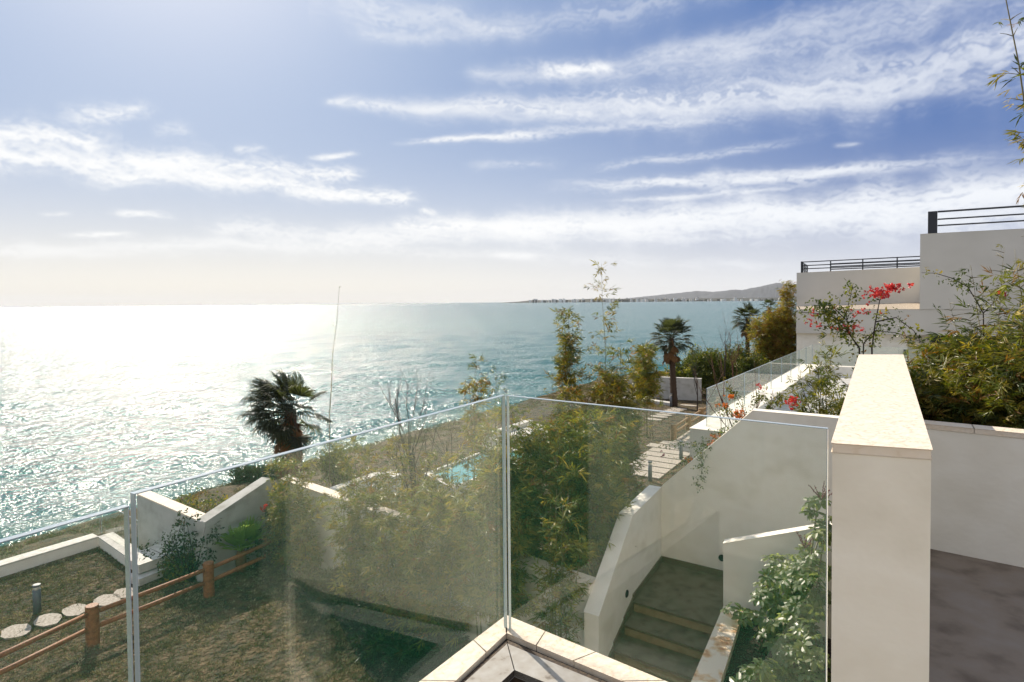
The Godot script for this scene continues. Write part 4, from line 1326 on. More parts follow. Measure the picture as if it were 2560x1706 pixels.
	part(st, "storey_wall", M.plaster_far, t)
	# nearer upper block
	var k0 := Vector3(18.412, 8.292, -27.504)
	var k1 := f0 + far
	st = begin()
	solid(st, [flat3(k0 - n * 0.02, k0.y), flat3(k1 - n * 0.02, k0.y), flat3(k1 + n * 3.0, k0.y), flat3(k0 + Vector3(0.62, 0, -0.78) * 3.6, k0.y)], yt + 0.004, 0.01)
	part(st, "storey_block", M.plaster_far, t)
	# railings
	var r := part(begin_box(flat3(k0 + e * 0.3 + n * 0.15, k0.y), e * 0.35, n * 0.06, 1.0), "roof_railing", M.black_metal, t)
	for i in 3:
		var hh: float = [0.93, 0.6, 0.32][i]
		put(commit(begin_box(flat3(k0 + e * 0.66 + n * 0.16, k0.y + hh), e * 9.0, n * 0.05, 0.075 if i == 0 else 0.06)), "rail", M.black_metal, r, Transform3D(Basis(), Vector3.ZERO))
	var ue := (u1 - u0)
	ue.y = 0
	ue = ue.normalized()
	r = part(begin_box(flat3(u0 + ue * 0.2 + un * 0.2, 6.89), ue * 0.12, un * 0.1, 0.62), "roof_railing", M.black_metal, t)
	for i in 3:
		for j in 2:
			var d0 := ue * 7.0 if j == 0 else un * 4.5
			put(commit(begin_box(flat3(u0 + ue * 0.2 + un * 0.2, 6.89 + [0.56, 0.36, 0.18][i]), d0, (un if j == 0 else ue) * 0.05, 0.05)), "rail", M.black_metal, r)
	for i in 5:
		put(commit(begin_box(flat3(u0 + ue * (1.55 * i + 1.7) + un * 0.2, 6.9), ue * 0.06, un * 0.06, 0.6)), "post", M.black_metal, r)
	for i in 4:
		put(commit(begin_box(flat3(u0 + ue * 0.2 + un * (1.1 * i + 1.2), 6.9), ue * 0.06, un * 0.06, 0.6)), "post", M.black_metal, r)
	for i in 3:
		put(commit(begin_box(flat3(u0 + ue * 1.6 + un * 3.6, 6.89 + [0.56, 0.4, 0.24][i]), ue * 5.0, un * 0.05, 0.06)), "rail", M.black_metal, r)

func begin_box(at: Vector3, x: Vector3, z: Vector3, h: float) -> SurfaceTool:
	var st := begin()
	var u := Vector3(0, h, 0)
	solid(st, [at + u, at + x + u, at + x + z + u, at + z + u], at.y, 0.004)
	return st

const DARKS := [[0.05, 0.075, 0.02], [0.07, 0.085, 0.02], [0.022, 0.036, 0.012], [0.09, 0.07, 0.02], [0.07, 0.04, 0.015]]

# large-leaved umbrella plant: every palmate leaf is a part
func umbrella_plant(label: String, base: Vector3, tops: Array, per: int, sd: int) -> void:
	var t := thing("umbrella_plant", label, "shrub", base, "umbrella plants in the planting bed")
	var kinds := []
	for v in 3:
		rng.seed = sd + v
		var st := begin()
		var n := 8 + v % 2
		for i in n:
			var a := TAU * i / n + rng.randf_range(-0.1, 0.1)
			var d := Vector3(cos(a), rng.randf_range(-0.05, 0.35), sin(a)).normalized()
			var l := rng.randf_range(0.11, 0.155)
			var s := d.cross(Vector3.UP).normalized()
			var p0 := d * 0.012
			var p1 := d * l * 0.45 + Vector3(0, 0.01, 0)
			var p2 := d * l * 0.8 - Vector3(0, 0.012, 0)
			var p3 := d * l - Vector3(0, 0.035, 0)
			var w := 0.026
			var dip := Vector3(0, 0.006, 0)
			tri(st, p0, p1 + s * w, p1 - dip)
			tri(st, p0, p1 - dip, p1 - s * w)
			quad(st, p1 + s * w, p2 + s * w, p2 - dip, p1 - dip)
			quad(st, p1 - dip, p2 - dip, p2 - s * w, p1 - s * w)
			tri(st, p2 + s * w, p3, p2 - dip)
			tri(st, p2 - dip, p3, p2 - s * w)
		tube(st, [Vector3.ZERO, Vector3(-0.02, -0.1, 0)], [0.004, 0.004], 3, false)
		kinds.append(commit(st))
	rng.seed = sd + 20
	for tp in tops:
		var top: Vector3 = tp
		var st := begin(false)
		var mid := base.lerp(top, 0.5) + Vector3(rng.randfn() * 0.05, 0.05, rng.randfn() * 0.05)
		tube(st, [base + Vector3(rng.randfn() * 0.05, 0, rng.randfn() * 0.05), mid, top], [0.016, 0.012, 0.007], 5)
		part(st, "stem", M.culm, t)
		for i in per:
			var u := 1.0 - pow(rng.randf(), 1.4) * 0.85
			var p := base.lerp(mid, u * 2.0) if u < 0.5 else mid.lerp(top, u * 2.0 - 1.0)
			var a := rng.randf_range(0, TAU)
			var d := Vector3(cos(a), 0, sin(a))
			p += d * rng.randf_range(0.06, 0.2) + Vector3(0, rng.randf_range(-0.02, 0.1), 0)
			var b := Basis(Vector3.UP, rng.randf_range(0, TAU)).rotated(d.cross(Vector3.UP).normalized(), -rng.randf_range(0.1, 0.9)).scaled(Vector3.ONE * rng.randf_range(0.75, 1.15))
			put(kinds[rng.randi() % 3], "leaf", M.umbrella_leaf_pale if rng.randf() < 0.35 else M.umbrella_leaf, t, Transform3D(b, p))

func flower_spike(t_label: String, at: Vector3, sd: int) -> void:
	rng.seed = sd
	var t := thing("flower_spike", t_label, "flower", at, "flower spikes on the umbrella plants")
	var st := begin(false)
	for i in 9:
		var d := Vector3(rng.randfn() * 0.5, 1, rng.randfn() * 0.5).normalized()
		var l := rng.randf_range(0.16, 0.26)
		tube(st, [at, at + d * l], [0.004, 0.002], 3, false)
		for k in 12:
			var p := at + d * l * (0.25 + 0.75 * k / 12.0)
			var q := Vector3(rng.randfn(), rng.randfn(), rng.randfn()).normalized() * 0.012
			tube(st, [p, p + q], [0.007, 0.005], 3)
	part(st, "blossom", M.flower_spike, t)

# a trailing branch through points with leaf sprays and flower heads
func trailer(st: SurfaceTool, pts: Array, r: float, sets: Array, cols: Array, n: int, pal: Array, w: Array, fuzz: float, leaf := 1.0) -> void:
	var rr := []
	for i in pts.size():
		rr.append(r * (1.0 - 0.75 * i / (pts.size() - 1.0)))
	tube(st, pts, rr, 4, false)
	for i in n:
		var u := rng.randf_range(0.12, 1.0) * (pts.size() - 1)
		var k := mini(int(u), pts.size() - 2)
		var p: Vector3 = pts[k].lerp(pts[k + 1], u - k) + Vector3(rng.randfn(), rng.randfn(), rng.randfn()) * fuzz
		var v := rng.randi() % 2
		sets[v].append(aim(Vector3(rng.randfn(), rng.randfn() - 0.3, rng.randfn()), rng.randf_range(-2, 2), rng.randf_range(0.45, 0.9) * leaf, p))
		cols[v].append(shade(pal, w))

func climber(called: String, label: String, category: String, base: Vector3, runs: Array, heads: Array, o := {}) -> void:
	rng.seed = o.get("sd", 3)
	var t := thing(called, label, category, base, o.get("group", "flowering climbers"))
	var st := begin(false)
	var sets := [[], []]
	var cols := [PackedColorArray(), PackedColorArray()]
	for r in runs:
		trailer(st, r[0], r[1], sets, cols, r[2], o.get("pal", GREENS), o.get("w", [0.3, 0.2, 0.45, 0.03, 0.02]), o.get("fuzz", 0.035), o.get("leaf", 1.0))
	part(st, "stems", M[o.get("bark", "bark")], t)
	for v in 2:
		if sets[v].size():
			copies(leaf_mesh["oval%d" % v], sets[v], cols[v], "foliage", M.leaf, t)
	for f in heads:
		var where := []
		var tint := PackedColorArray()
		for i in int(f[2]):
			var fr: Vector3 = f[1]
			var q := Vector3(rng.randfn() * fr.x, rng.randfn() * fr.y, rng.randfn() * fr.z) * 0.5
			where.append(aim(Vector3(rng.randfn(), rng.randfn(), rng.randfn()), rng.randf_range(-3, 3), rng.randf_range(0.6, 1.1) * f[4], f[0] + q))
			var c: Color = f[3]
			var k := rng.randf_range(0.65, 1.3)
			tint.append(Color(c.r * k, c.g * k, c.b * k))
		copies(leaf_mesh.bract, where, tint, "blossom", M.leaf, t)

func build_plants() -> void:
	var pink := Color(0.62, 0.055, 0.085)
	var orange := Color(0.7, 0.2, 0.03)
	# palms
	palm("wind blown fan palm silhouetted against the glittering sea", flat3(Vector3(-6.120, 5.388, -17.000), -0.1), 2.55, 1.02, 100, {"wind": Vector3(-0.75, 0.12, 0.1), "skirt": 60, "skirt_len": 1.3, "r": 0.17, "n": 46, "lx": -0.12})
	palm("fan palm with hanging dead skirt before the white wall", flat3(Vector3(8.226, 5.201, -30.900), 0), 3.5, 1.0, 120, {"skirt": 34, "skirt_len": 0.8, "lx": -0.15, "n": 40})
	palm("farther fan palm standing behind the dark hedge", flat3(Vector3(17.411, 5.060, -45.000), 0), 4.0, 1.05, 140, {"skirt": 34, "skirt_len": 0.9, "lx": 0.0, "n": 36, "wind": Vector3(-0.2, 0, 0)})
	palm("most distant fan palm above the brown bamboo", flat3(Vector3(26.203, 4.911, -62.000), 0), 4.6, 0.8, 160, {"skirt": 10, "n": 18})
	# young bright palm by the fence
	var yp := Vector3(-5.534, 0, -12.2)
	var t := thing("young_palm", "small bright green fan palm behind the wooden fence", "palm tree", yp)
	rng.seed = 7
	var st := begin(false)
	tube(st, [yp, yp + Vector3(0, 0.25, 0), yp + Vector3(0, 0.42, 0)], [0.1, 0.11, 0.07], 9)
	part(st, "trunk", M.palm_dead, t)
	var fm := frond_mesh(200, 0.32, 0.52, 1.3, 0.1)
	for i in 13:
		var a := i * 2.4
		var u := i / 13.0
		var d := Vector3(cos(a), 0, sin(a))
		place_frond(fm, "frond", M.palm_young, t, yp + Vector3(0, 0.4, 0), d * (0.3 + 0.9 * u) + Vector3(0, 1.1 - 0.7 * u, 0), Vector3(0, 1, 0) + d * 0.4, rng.randf_range(0.8, 1.05))

	# bamboo along the long white wall
	var w0 := Vector3(-5.13, 0, -13.29)
	var wd := Vector3(0.764, 0, 0.646)
	bamboo("sparse bamboo over the end of the long wall beside the last fence post", w0 + wd * 0.75 - E1 * 0.35, {"sd": 1, "h": 2.3, "culms": 7, "spread": 0.5, "sprays": 1000, "rad": 0.35, "lo": 0.1, "low": 0.5})
	bamboo("low bamboo leaning over the dark lawn edge", w0 + wd * 1.5 - E1 * 0.4, {"sd": 2, "h": 2.3, "culms": 6, "spread": 0.45, "sprays": 900, "rad": 0.35, "lo": 0.15})
	bamboo("thin bamboo left of the yellowing clump", w0 + wd * 2.1 + E1 * 0.6, {"sd": 3, "h": 2.7, "culms": 6, "spread": 0.5, "sprays": 450, "rad": 0.35, "lo": 0.2})
	bamboo("yellowing bamboo clump behind the left glass pane", w0 + wd * 3.3 + E1 * 0.6, {"sd": 4, "h": 2.9, "culms": 8, "spread": 0.5, "sprays": 900, "rad": 0.35, "lo": 0.15, "w": [0.2, 0.2, 0.1, 0.35, 0.15]})
	bamboo("green bamboo on the near side of the long wall", w0 + wd * 3.2 - E1 * 0.4, {"sd": 5, "h": 2.1, "culms": 7, "spread": 0.5, "sprays": 1500, "rad": 0.4, "lo": 0.1})
	bamboo("leafy bamboo left of the glass corner", w0 + wd * 4.4 + E1 * 0.6, {"sd": 6, "h": 2.7, "culms": 8, "spread": 0.55, "sprays": 1100, "rad": 0.4, "lo": 0.12})
	bamboo("low dense bamboo seen through the left pane near the corner", w0 + wd * 4.4 - E1 * 0.4, {"sd": 7, "h": 2.3, "culms": 8, "spread": 0.55, "sprays": 2400, "rad": 0.42, "lo": 0.12})
	bamboo("bamboo right behind the glass corner joint", w0 + wd * 5.4 + E1 * 0.55, {"sd": 8, "h": 3.0, "culms": 9, "spread": 0.5, "sprays": 1700, "rad": 0.4, "lo": 0.1})
	bamboo("dense bamboo just left of the glass corner joint", w0 + wd * 5.3 - E1 * 0.35, {"sd": 9, "h": 2.7, "culms": 8, "spread": 0.5, "sprays": 2600, "rad": 0.42, "lo": 0.14})
	bamboo("thick yellow green bamboo right of the glass corner joint", w0 + wd * 6.4 + E1 * 0.5, {"sd": 10, "h": 3.7, "culms": 12, "spread": 0.55, "sprays": 6000, "rad": 0.42, "lo": 0.12, "low": 0.7, "w": [0.3, 0.3, 0.12, 0.22, 0.06]})
	bamboo("bamboo with bare lower stems before the white wall", w0 + wd * 6.5 - E1 * 0.3, {"sd": 11, "h": 3.2, "culms": 9, "spread": 0.45, "sprays": 4200, "rad": 0.4, "lo": 0.35, "low": 0.75, "w": [0.32, 0.3, 0.14, 0.18, 0.06]})
	bamboo("broad bamboo beside the sloping stair wall", w0 + wd * 7.5 + E1 * 0.8, {"sd": 12, "h": 3.7, "culms": 12, "spread": 0.6, "sprays": 6000, "rad": 0.45, "lo": 0.1, "low": 0.65})
	bamboo("bamboo whose leaves shade the stair wall top", Vector3(1.35, 0, -9.6), {"sd": 13, "h": 3.7, "culms": 10, "spread": 0.55, "sprays": 4500, "rad": 0.45, "lo": 0.15, "low": 0.6})
	bamboo("bamboo left of the paved path and far bollards", Vector3(1.9, 0, -11.3), {"sd": 14, "h": 3.3, "culms": 9, "spread": 0.6, "sprays": 3200, "rad": 0.5, "lo": 0.15, "low": 0.5})
	bamboo("bare stemmed bamboo before the white wall by the balcony", Vector3(-0.1, 0, -8.3), {"sd": 25, "h": 3.0, "culms": 7, "spread": 0.35, "sprays": 420, "rad": 0.35, "lo": 0.4, "low": 0.7})
	bamboo("bare stemmed bamboo next to the foot of the stair wall", Vector3(0.55, 0, -8.0), {"sd": 26, "h": 2.9, "culms": 7, "spread": 0.35, "sprays": 380, "rad": 0.35, "lo": 0.38, "low": 0.7})
	# the tall ones that rise above the railing
	bamboo("tall leafy bamboo column left of the tallest stem", flat3(Vector3(1.167, 5.340, -12.400), 0), {"sd": 15, "h": 5.3, "culms": 3, "spread": 0.16, "sprays": 1150, "rad": 0.3, "lo": 0.45, "low": 0.85, "w": [0.3, 0.22, 0.18, 0.2, 0.1]})
	bamboo("tallest slender bamboo with an open feathery top", flat3(Vector3(1.932, 5.333, -12.200), 0), {"sd": 16, "h": 6.15, "culms": 1, "spread": 0.1, "sprays": 190, "rad": 0.62, "lo": 0.55, "gap": 0.3, "lean": Vector3(-0.12, 0, 0), "w": [0.3, 0.22, 0.08, 0.3, 0.1]})
	bamboo("bushy bamboo right of the tallest stem", flat3(Vector3(2.132, 5.332, -12.000), 0), {"sd": 17, "h": 4.6, "culms": 5, "spread": 0.35, "sprays": 1300, "rad": 0.42, "lo": 0.5, "low": 0.75})
	bamboo("golden brown bamboo at the foot of the tall stems", flat3(Vector3(1.675, 5.337, -11.800), 0), {"sd": 18, "h": 3.9, "culms": 10, "spread": 0.65, "sprays": 3000, "rad": 0.42, "lo": 0.4, "low": 0.75, "w": [0.2, 0.18, 0.06, 0.36, 0.2]})
	bamboo("small bamboo with a brown leaf ball above the rail", flat3(Vector3(-0.773, 5.359, -12.000), 0), {"sd": 19, "h": 4.3, "culms": 3, "spread": 0.25, "sprays": 230, "rad": 0.28, "lo": 0.66, "low": 0.8, "w": [0.2, 0.15, 0.1, 0.3, 0.25]})
	bamboo("wispy bamboo just left of the glass corner top", flat3(Vector3(-0.362, 5.354, -12.300), 0), {"sd": 20, "h": 4.1, "culms": 3, "spread": 0.35, "sprays": 130, "rad": 0.3, "lo": 0.6})
	bamboo("wispy young bamboo right of the glass corner top", flat3(Vector3(0.772, 5.343, -12.600), 0), {"sd": 21, "h": 3.9, "culms": 4, "spread": 0.5, "sprays": 120, "rad": 0.4, "lo": 0.7})
	bamboo("bushy bamboo beside the fan palm and white wall", flat3(Vector3(5.310, 5.255, -24.000), 0), {"sd": 22, "h": 3.7, "culms": 8, "spread": 0.5, "sprays": 1500, "rad": 0.5, "lo": 0.45, "leaf": 1.5})
	bamboo("single bare bamboo stem standing tall against the sea", flat3(Vector3(-4.064, 5.385, -13.200), 0), {"sd": 23, "h": 5.75, "culms": 1, "spread": 0.0, "sprays": 16, "rad": 0.05, "lo": 0.4, "gap": 0.16, "lean": Vector3(0.32, 0, 0), "leaf": 0.35, "cr": 0.014})
	bare_tree("bare dark tree with upswept twigs against the sea", flat3(Vector3(-1.953, 5.369, -12.200), 0), 4.75, 0.04, 31, {"wide": 0.1, "up": 1.6, "lx": -0.12})
	bare_tree("thin bare sapling right of the dark bare tree", flat3(Vector3(-1.227, 5.363, -12.000), 0), 3.9, 0.018, 32, {"wide": 0.1, "up": 1.2, "limbs": 3})
	# dark plants at the left
	shrub("dark climbing shrub on the white boundary wall", Vector3(-6.35, 0, -11.75), Vector3(0.75, 1.35, 0.5), 200, {"sd": 41, "from": 0.3, "w": [0.05, 0.02, 0.9, 0.01, 0.02], "stems": 30, "leaf": 0.9, "pal": DARKS})
	shrub("small dark shrub beside the lower white step", Vector3(-6.504, 0.000, -11.888), Vector3(0.4, 0.5, 0.35), 420, {"sd": 42, "w": [0.3, 0.1, 0.55, 0.05, 0.0]})
	shrub("dark shrub with red flowers behind the young palm", Vector3(-5.05, 0, -12.6), Vector3(0.5, 1.15, 0.4), 260, {"sd": 43, "from": 0.2, "w": [0.2, 0.1, 0.65, 0.03, 0.02], "pal": DARKS, "flowers": [[Vector3(-5.2, 1.15, -12.55), Vector3(0.06, 0.06, 0.06), 6, Color(0.6, 0.02, 0.03), 0.9]]})
	shrub("tangled low shrub at the end of the fence", Vector3(-4.4, 0, -12.35), Vector3(0.45, 0.5, 0.4), 500, {"sd": 44, "leafkind": "bamboo", "w": [0.25, 0.1, 0.45, 0.1, 0.1]})
	shrub("low plants along the shaded wall foot", Vector3(-3.3, 0, -11.2), Vector3(0.7, 0.5, 0.35), 700, {"sd": 45, "pal": DARKS, "leafkind": "bamboo", "w": [0.25, 0.1, 0.55, 0.05, 0.05]})
	shrub("low plants under the left glass pane", Vector3(-1.9, 0, -10.1), Vector3(0.7, 0.45, 0.35), 700, {"sd": 46, "pal": DARKS, "leafkind": "bamboo", "w": [0.25, 0.1, 0.55, 0.05, 0.05]})
	shrub("low plants at the foot of the stair wall", Vector3(0.4, 0, -8.1), Vector3(0.5, 0.35, 0.3), 500, {"sd": 47, "leafkind": "bamboo", "w": [0.25, 0.1, 0.55, 0.05, 0.05]})
	shrub("dark ground plants in the shade strip below the left pane", Vector3(-3.1, 0, -10.75), Vector3(0.9, 0.3, 0.5), 520, {"sd": 51, "pal": DARKS, "leafkind": "bamboo", "stems": 30, "w": [0.1, 0.03, 0.77, 0.05, 0.05]})
	shrub("dark trailing plants in the shade strip nearest the balcony", Vector3(-1.5, 0, -9.35), Vector3(0.9, 0.28, 0.5), 460, {"sd": 52, "pal": DARKS, "leafkind": "bamboo", "stems": 30, "w": [0.1, 0.03, 0.77, 0.05, 0.05]})
	shrub("dark bush on the shore bank left of the palm", flat3(Vector3(-8.231, 5.398, -19.500), -0.5), Vector3(0.75, 0.75, 0.6), 1300, {"sd": 48, "pal": DARKS, "w": [0.1, 0.05, 0.85, 0.0, 0.0], "leaf": 1.2})
	shrub("green bush right of the palm on the shore bank", flat3(Vector3(-5.138, 5.377, -17.500), -0.2), Vector3(0.45, 1.75, 0.4), 700, {"sd": 49, "from": 0.3, "w": [0.4, 0.1, 0.5, 0.0, 0.0]})
	shrub("twiggy shrub on the bank above the boundary wall", flat3(Vector3(-7.622, 5.412, -14.500), 0), Vector3(0.9, 1.1, 0.6), 160, {"sd": 50, "stems": 30, "from": 0.4, "w": [0.2, 0.2, 0.3, 0.2, 0.1]})
	# right: hedges before the neighbouring house
	shrub("dark green hedge bush right of the white wall", flat3(Vector3(11.261, 5.161, -34.000), 0), Vector3(1.7, 2.7, 1.2), 5200, {"sd": 61, "stems": 30, "leaf": 1.7, "w": [0.3, 0.1, 0.6, 0, 0]})
	shrub("dark hedge bush left of the farther palm", flat3(Vector3(10.343, 5.165, -35.000), 0), Vector3(1.3, 2.5, 1.0), 3000, {"sd": 62, "stems": 24, "leaf": 1.7, "w": [0.3, 0.15, 0.5, 0.05, 0]})
	shrub("tall dark bush under the farther palm", flat3(Vector3(13.466, 5.132, -36.000), 0), Vector3(1.6, 2.6, 1.2), 3800, {"sd": 63, "stems": 26, "leaf": 1.7, "w": [0.2, 0.1, 0.65, 0.05, 0]})
	bamboo("broad golden brown bamboo beside the white house", flat3(Vector3(16.250, 5.099, -38.000), 0), {"sd": 64, "h": 4.7, "culms": 16, "spread": 1.5, "sprays": 7000, "rad": 0.9, "lo": 0.12, "low": 0.7, "leaf": 1.9, "w": [0.14, 0.2, 0.06, 0.36, 0.24], "fuzz": 0.15})
	bamboo("tall golden bamboo plume at the house corner", flat3(Vector3(16.800, 5.098, -37.000), 0), {"sd": 65, "h": 6.5, "culms": 5, "spread": 0.5, "sprays": 2600, "rad": 0.6, "lo": 0.15, "low": 0.75, "leaf": 1.8, "w": [0.1, 0.2, 0.05, 0.4, 0.25], "fuzz": 0.12})
	bare_tree("leafless slender tree before the sea near the hedge", flat3(Vector3(11.519, 5.162, -33.000), 0), 4.6, 0.035, 66, {"wide": 0.04, "up": 1.5, "limbs": 3})
	bare_tree("leafless tree with reddish twigs beside the glass terrace", flat3(Vector3(4.767, 5.306, -12.600), 0.0), 4.5, 0.035, 67, {"wide": 0.22, "up": 0.9, "limbs": 7, "bark": "bark_red", "lx": -0.12})
	bare_tree("small leafless tree in front of the white wall", flat3(Vector3(8.818, 5.203, -29.000), 0), 3.2, 0.03, 68, {"wide": 0.15, "up": 1.0, "limbs": 4})
	bare_tree("reddish bare tree rising above the dark hedge", flat3(Vector3(11.242, 5.173, -31.000), 0), 4.3, 0.03, 69, {"wide": 0.12, "up": 1.0, "limbs": 5, "bark": "bark_red"})
	# flowering planter behind the stair wall
	climber("bougainvillea", "orange flowered shrub at the top corner of the stair wall", "flowering shrub", Vector3(4.1, 2.9, -10.6), [
		[[Vector3(4.1, 2.9, -10.6), Vector3(4.058, 3.419, -10.600), Vector3(3.891, 3.764, -10.600), Vector3(3.754, 3.880, -10.600)], 0.008, 46],
		[[Vector3(4.1, 2.9, -10.6), Vector3(4.193, 3.625, -10.500), Vector3(4.339, 3.790, -10.400)], 0.008, 50],
		[[Vector3(4.1, 2.9, -10.6), Vector3(3.817, 3.345, -10.400), Vector3(3.556, 3.610, -10.400)], 0.006, 34],
		[[Vector3(4.1, 2.9, -10.6), Vector3(4.329, 3.637, -10.200), Vector3(4.548, 3.818, -10.200)], 0.006, 60],
	], [[Vector3(3.877, 3.450, -10.400), Vector3(0.12, 0.08, 0.1), 24, orange, 0.9], [Vector3(3.728, 3.743, -10.400), Vector3(0.09, 0.05, 0.06), 12, orange, 0.8], [Vector3(3.593, 3.602, -10.400), Vector3(0.1, 0.05, 0.06), 10, orange, 0.8], [Vector3(4.249, 3.903, -10.400), Vector3(0.08, 0.06, 0.06), 9, pink, 0.7]], {"sd": 81})
	climber("bougainvillea", "orange flowers hanging outside the tall stair wall", "flowering shrub", Vector3(2.9, 0.0, -11.2), [
		[[Vector3(2.9, 0.0, -11.2), Vector3(3.485, 2.556, -11.000), Vector3(3.643, 2.937, -11.000), Vector3(3.840, 3.070, -11.000)], 0.007, 36],
		[[Vector3(2.9, 0.0, -11.2), Vector3(3.247, 2.359, -11.000), Vector3(3.208, 2.519, -11.000)], 0.007, 26],
	], [[Vector3(3.659, 2.944, -11.000), Vector3(0.12, 0.05, 0.06), 14, orange, 0.8], [Vector3(3.580, 2.802, -11.000), Vector3(0.06, 0.05, 0.05), 6, Color(0.75, 0.2, 0.12), 0.8], [Vector3(3.223, 2.511, -11.000), Vector3(0.07, 0.06, 0.05), 9, orange, 0.9]], {"sd": 82})
	climber("vine", "dark vine hanging down the face of the tall stair wall", "vine", Vector3(3.222, 3.112, -9.900), [
		[[Vector3(3.222, 3.112, -9.900), Vector3(3.070, 3.013, -9.780), Vector3(3.036, 2.807, -9.760), Vector3(3.039, 2.597, -9.750), Vector3(2.943, 2.405, -9.780)], 0.005, 46],
		[[Vector3(3.222, 3.112, -9.900), Vector3(2.979, 3.054, -9.850), Vector3(2.837, 3.026, -10.100), Vector3(2.560, 2.893, -10.300)], 0.004, 26],
	], [[Vector3(2.537, 2.804, -10.300), Vector3(0.04, 0.05, 0.04), 4, Color(0.35, 0.02, 0.12), 0.7]], {"sd": 83, "w": [0.15, 0.05, 0.8, 0, 0], "fuzz": 0.03, "leaf": 0.8})
	shrub("leafy shrub with a pink flower beside the parapet", flat3(Vector3(5.090, 3.538, -9.900), 2.7), Vector3(0.5, 1.95, 0.4), 640, {"sd": 84, "leafkind": "bamboo", "stems": 18, "from": 0.3, "w": [0.45, 0.3, 0.2, 0.05, 0], "flowers": [[Vector3(4.532, 3.745, -9.800), Vector3(0.11, 0.08, 0.08), 22, pink, 0.85]]})
	# bougainvillea behind the parapet
	climber("bougainvillea", "bougainvillea with a red flower head above the parapet end", "flowering shrub", flat3(Vector3(3.912, 4.581, -6.600), 4.2), [
		[[flat3(Vector3(3.912, 4.581, -6.600), 4.2), Vector3(3.905, 4.866, -6.600), Vector3(3.941, 5.149, -6.600), Vector3(3.986, 5.384, -6.600), Vector3(4.071, 5.468, -6.600)], 0.012, 14],
		[[flat3(Vector3(3.794, 4.582, -6.600), 4.2), Vector3(3.768, 4.867, -6.600), Vector3(3.649, 5.033, -6.600), Vector3(3.578, 5.152, -6.600), Vector3(3.412, 5.239, -6.600), Vector3(3.129, 5.260, -6.600)], 0.012, 70],
		[[flat3(Vector3(3.794, 4.582, -6.600), 4.2), Vector3(3.815, 4.914, -6.600), Vector3(3.932, 5.054, -6.600), Vector3(4.105, 5.034, -6.500), Vector3(4.363, 4.922, -6.400)], 0.01, 34],
		[[Vector3(3.649, 5.033, -6.600), Vector3(3.624, 5.246, -6.600), Vector3(3.670, 5.434, -6.600), Vector3(3.693, 5.552, -6.600)], 0.007, 44],
		[[Vector3(3.625, 5.175, -6.600), Vector3(3.459, 5.332, -6.600), Vector3(3.294, 5.362, -6.600)], 0.006, 36],
		[[Vector3(3.941, 5.149, -6.600), Vector3(4.167, 5.194, -6.600), Vector3(4.291, 5.056, -6.500), Vector3(4.409, 4.868, -6.500)], 0.008, 22],
		[[Vector3(3.649, 5.033, -6.600), Vector3(3.507, 5.096, -6.600), Vector3(3.342, 5.116, -6.600)], 0.006, 26],
	], [[Vector3(3.986, 5.459, -6.600), Vector3(0.12, 0.07, 0.1), 46, pink, 0.72], [Vector3(4.141, 5.514, -6.600), Vector3(0.14, 0.05, 0.1), 34, pink, 0.72], [Vector3(3.813, 5.263, -6.600), Vector3(0.12, 0.05, 0.08), 12, pink, 0.6], [Vector3(3.602, 5.086, -6.600), Vector3(0.12, 0.05, 0.08), 12, pink, 0.6], [Vector3(3.342, 5.116, -6.600), Vector3(0.1, 0.04, 0.06), 7, pink, 0.6], [Vector3(3.271, 5.226, -6.600), Vector3(0.12, 0.06, 0.06), 7, pink, 0.6], [Vector3(3.720, 5.080, -6.600), Vector3(0.06, 0.05, 0.06), 8, pink, 0.7]], {"sd": 85, "w": [0.25, 0.15, 0.55, 0.03, 0.02], "leaf": 0.85})
	# hedge behind the low planter wall at the right
	var p := Vector3(2.662, 4.4, -3.845) + E1 * 0.75
	var e := Vector3(0.785, 0, 0.62)
	for i in 4:
		bamboo(["bamboo hedge plant nearest the parapet", "second bamboo of the hedge behind the planter wall", "third bamboo of the hedge behind the planter wall", "last bamboo of the hedge at the right edge"][i], p + e * (0.12 + 0.42 * i) + E1 * [0.3, 0.1, 0.0, 0.0][i], {"sd": 90 + i, "h": [0.5, 0.68, 0.76, 0.8][i], "culms": 10, "spread": 0.32, "sprays": 2300, "rad": 0.28, "lo": 0.02, "low": 0.6, "leaf": 0.62, "cr": 0.005, "gap": 0.1, "fuzz": 0.06, "w": [0.3, 0.24, 0.24, 0.14, 0.08]}, "bamboo of the hedge behind the planter wall")
	for i in 4:
		bamboo(["bamboo filling the hedge behind the first plant", "bamboo filling the hedge behind the second plant", "bamboo filling the hedge behind the third plant", "bamboo filling the hedge behind the last plant"][i], p + e * (0.3 + 0.42 * i) + E1 * 0.55, {"sd": 95 + i, "h": [0.68, 0.84, 0.92, 1.0][i], "culms": 10, "spread": 0.35, "sprays": 2000, "rad": 0.3, "lo": 0.02, "low": 0.6, "leaf": 0.66, "cr": 0.005, "gap": 0.1, "fuzz": 0.06, "w": [0.25, 0.25, 0.28, 0.14, 0.08]}, "bamboo of the hedge behind the planter wall")
	bamboo("dry leafy bamboo rising above the hedge with a pink flower", flat3(Vector3(3.662, 5.151, -4.600), 4.4), {"sd": 99, "h": 1.38, "culms": 7, "spread": 0.35, "sprays": 100, "rad": 0.18, "lo": 0.55, "leaf": 0.7, "cr": 0.004, "gap": 0.1, "w": [0.2, 0.12, 0.5, 0.08, 0.1]})
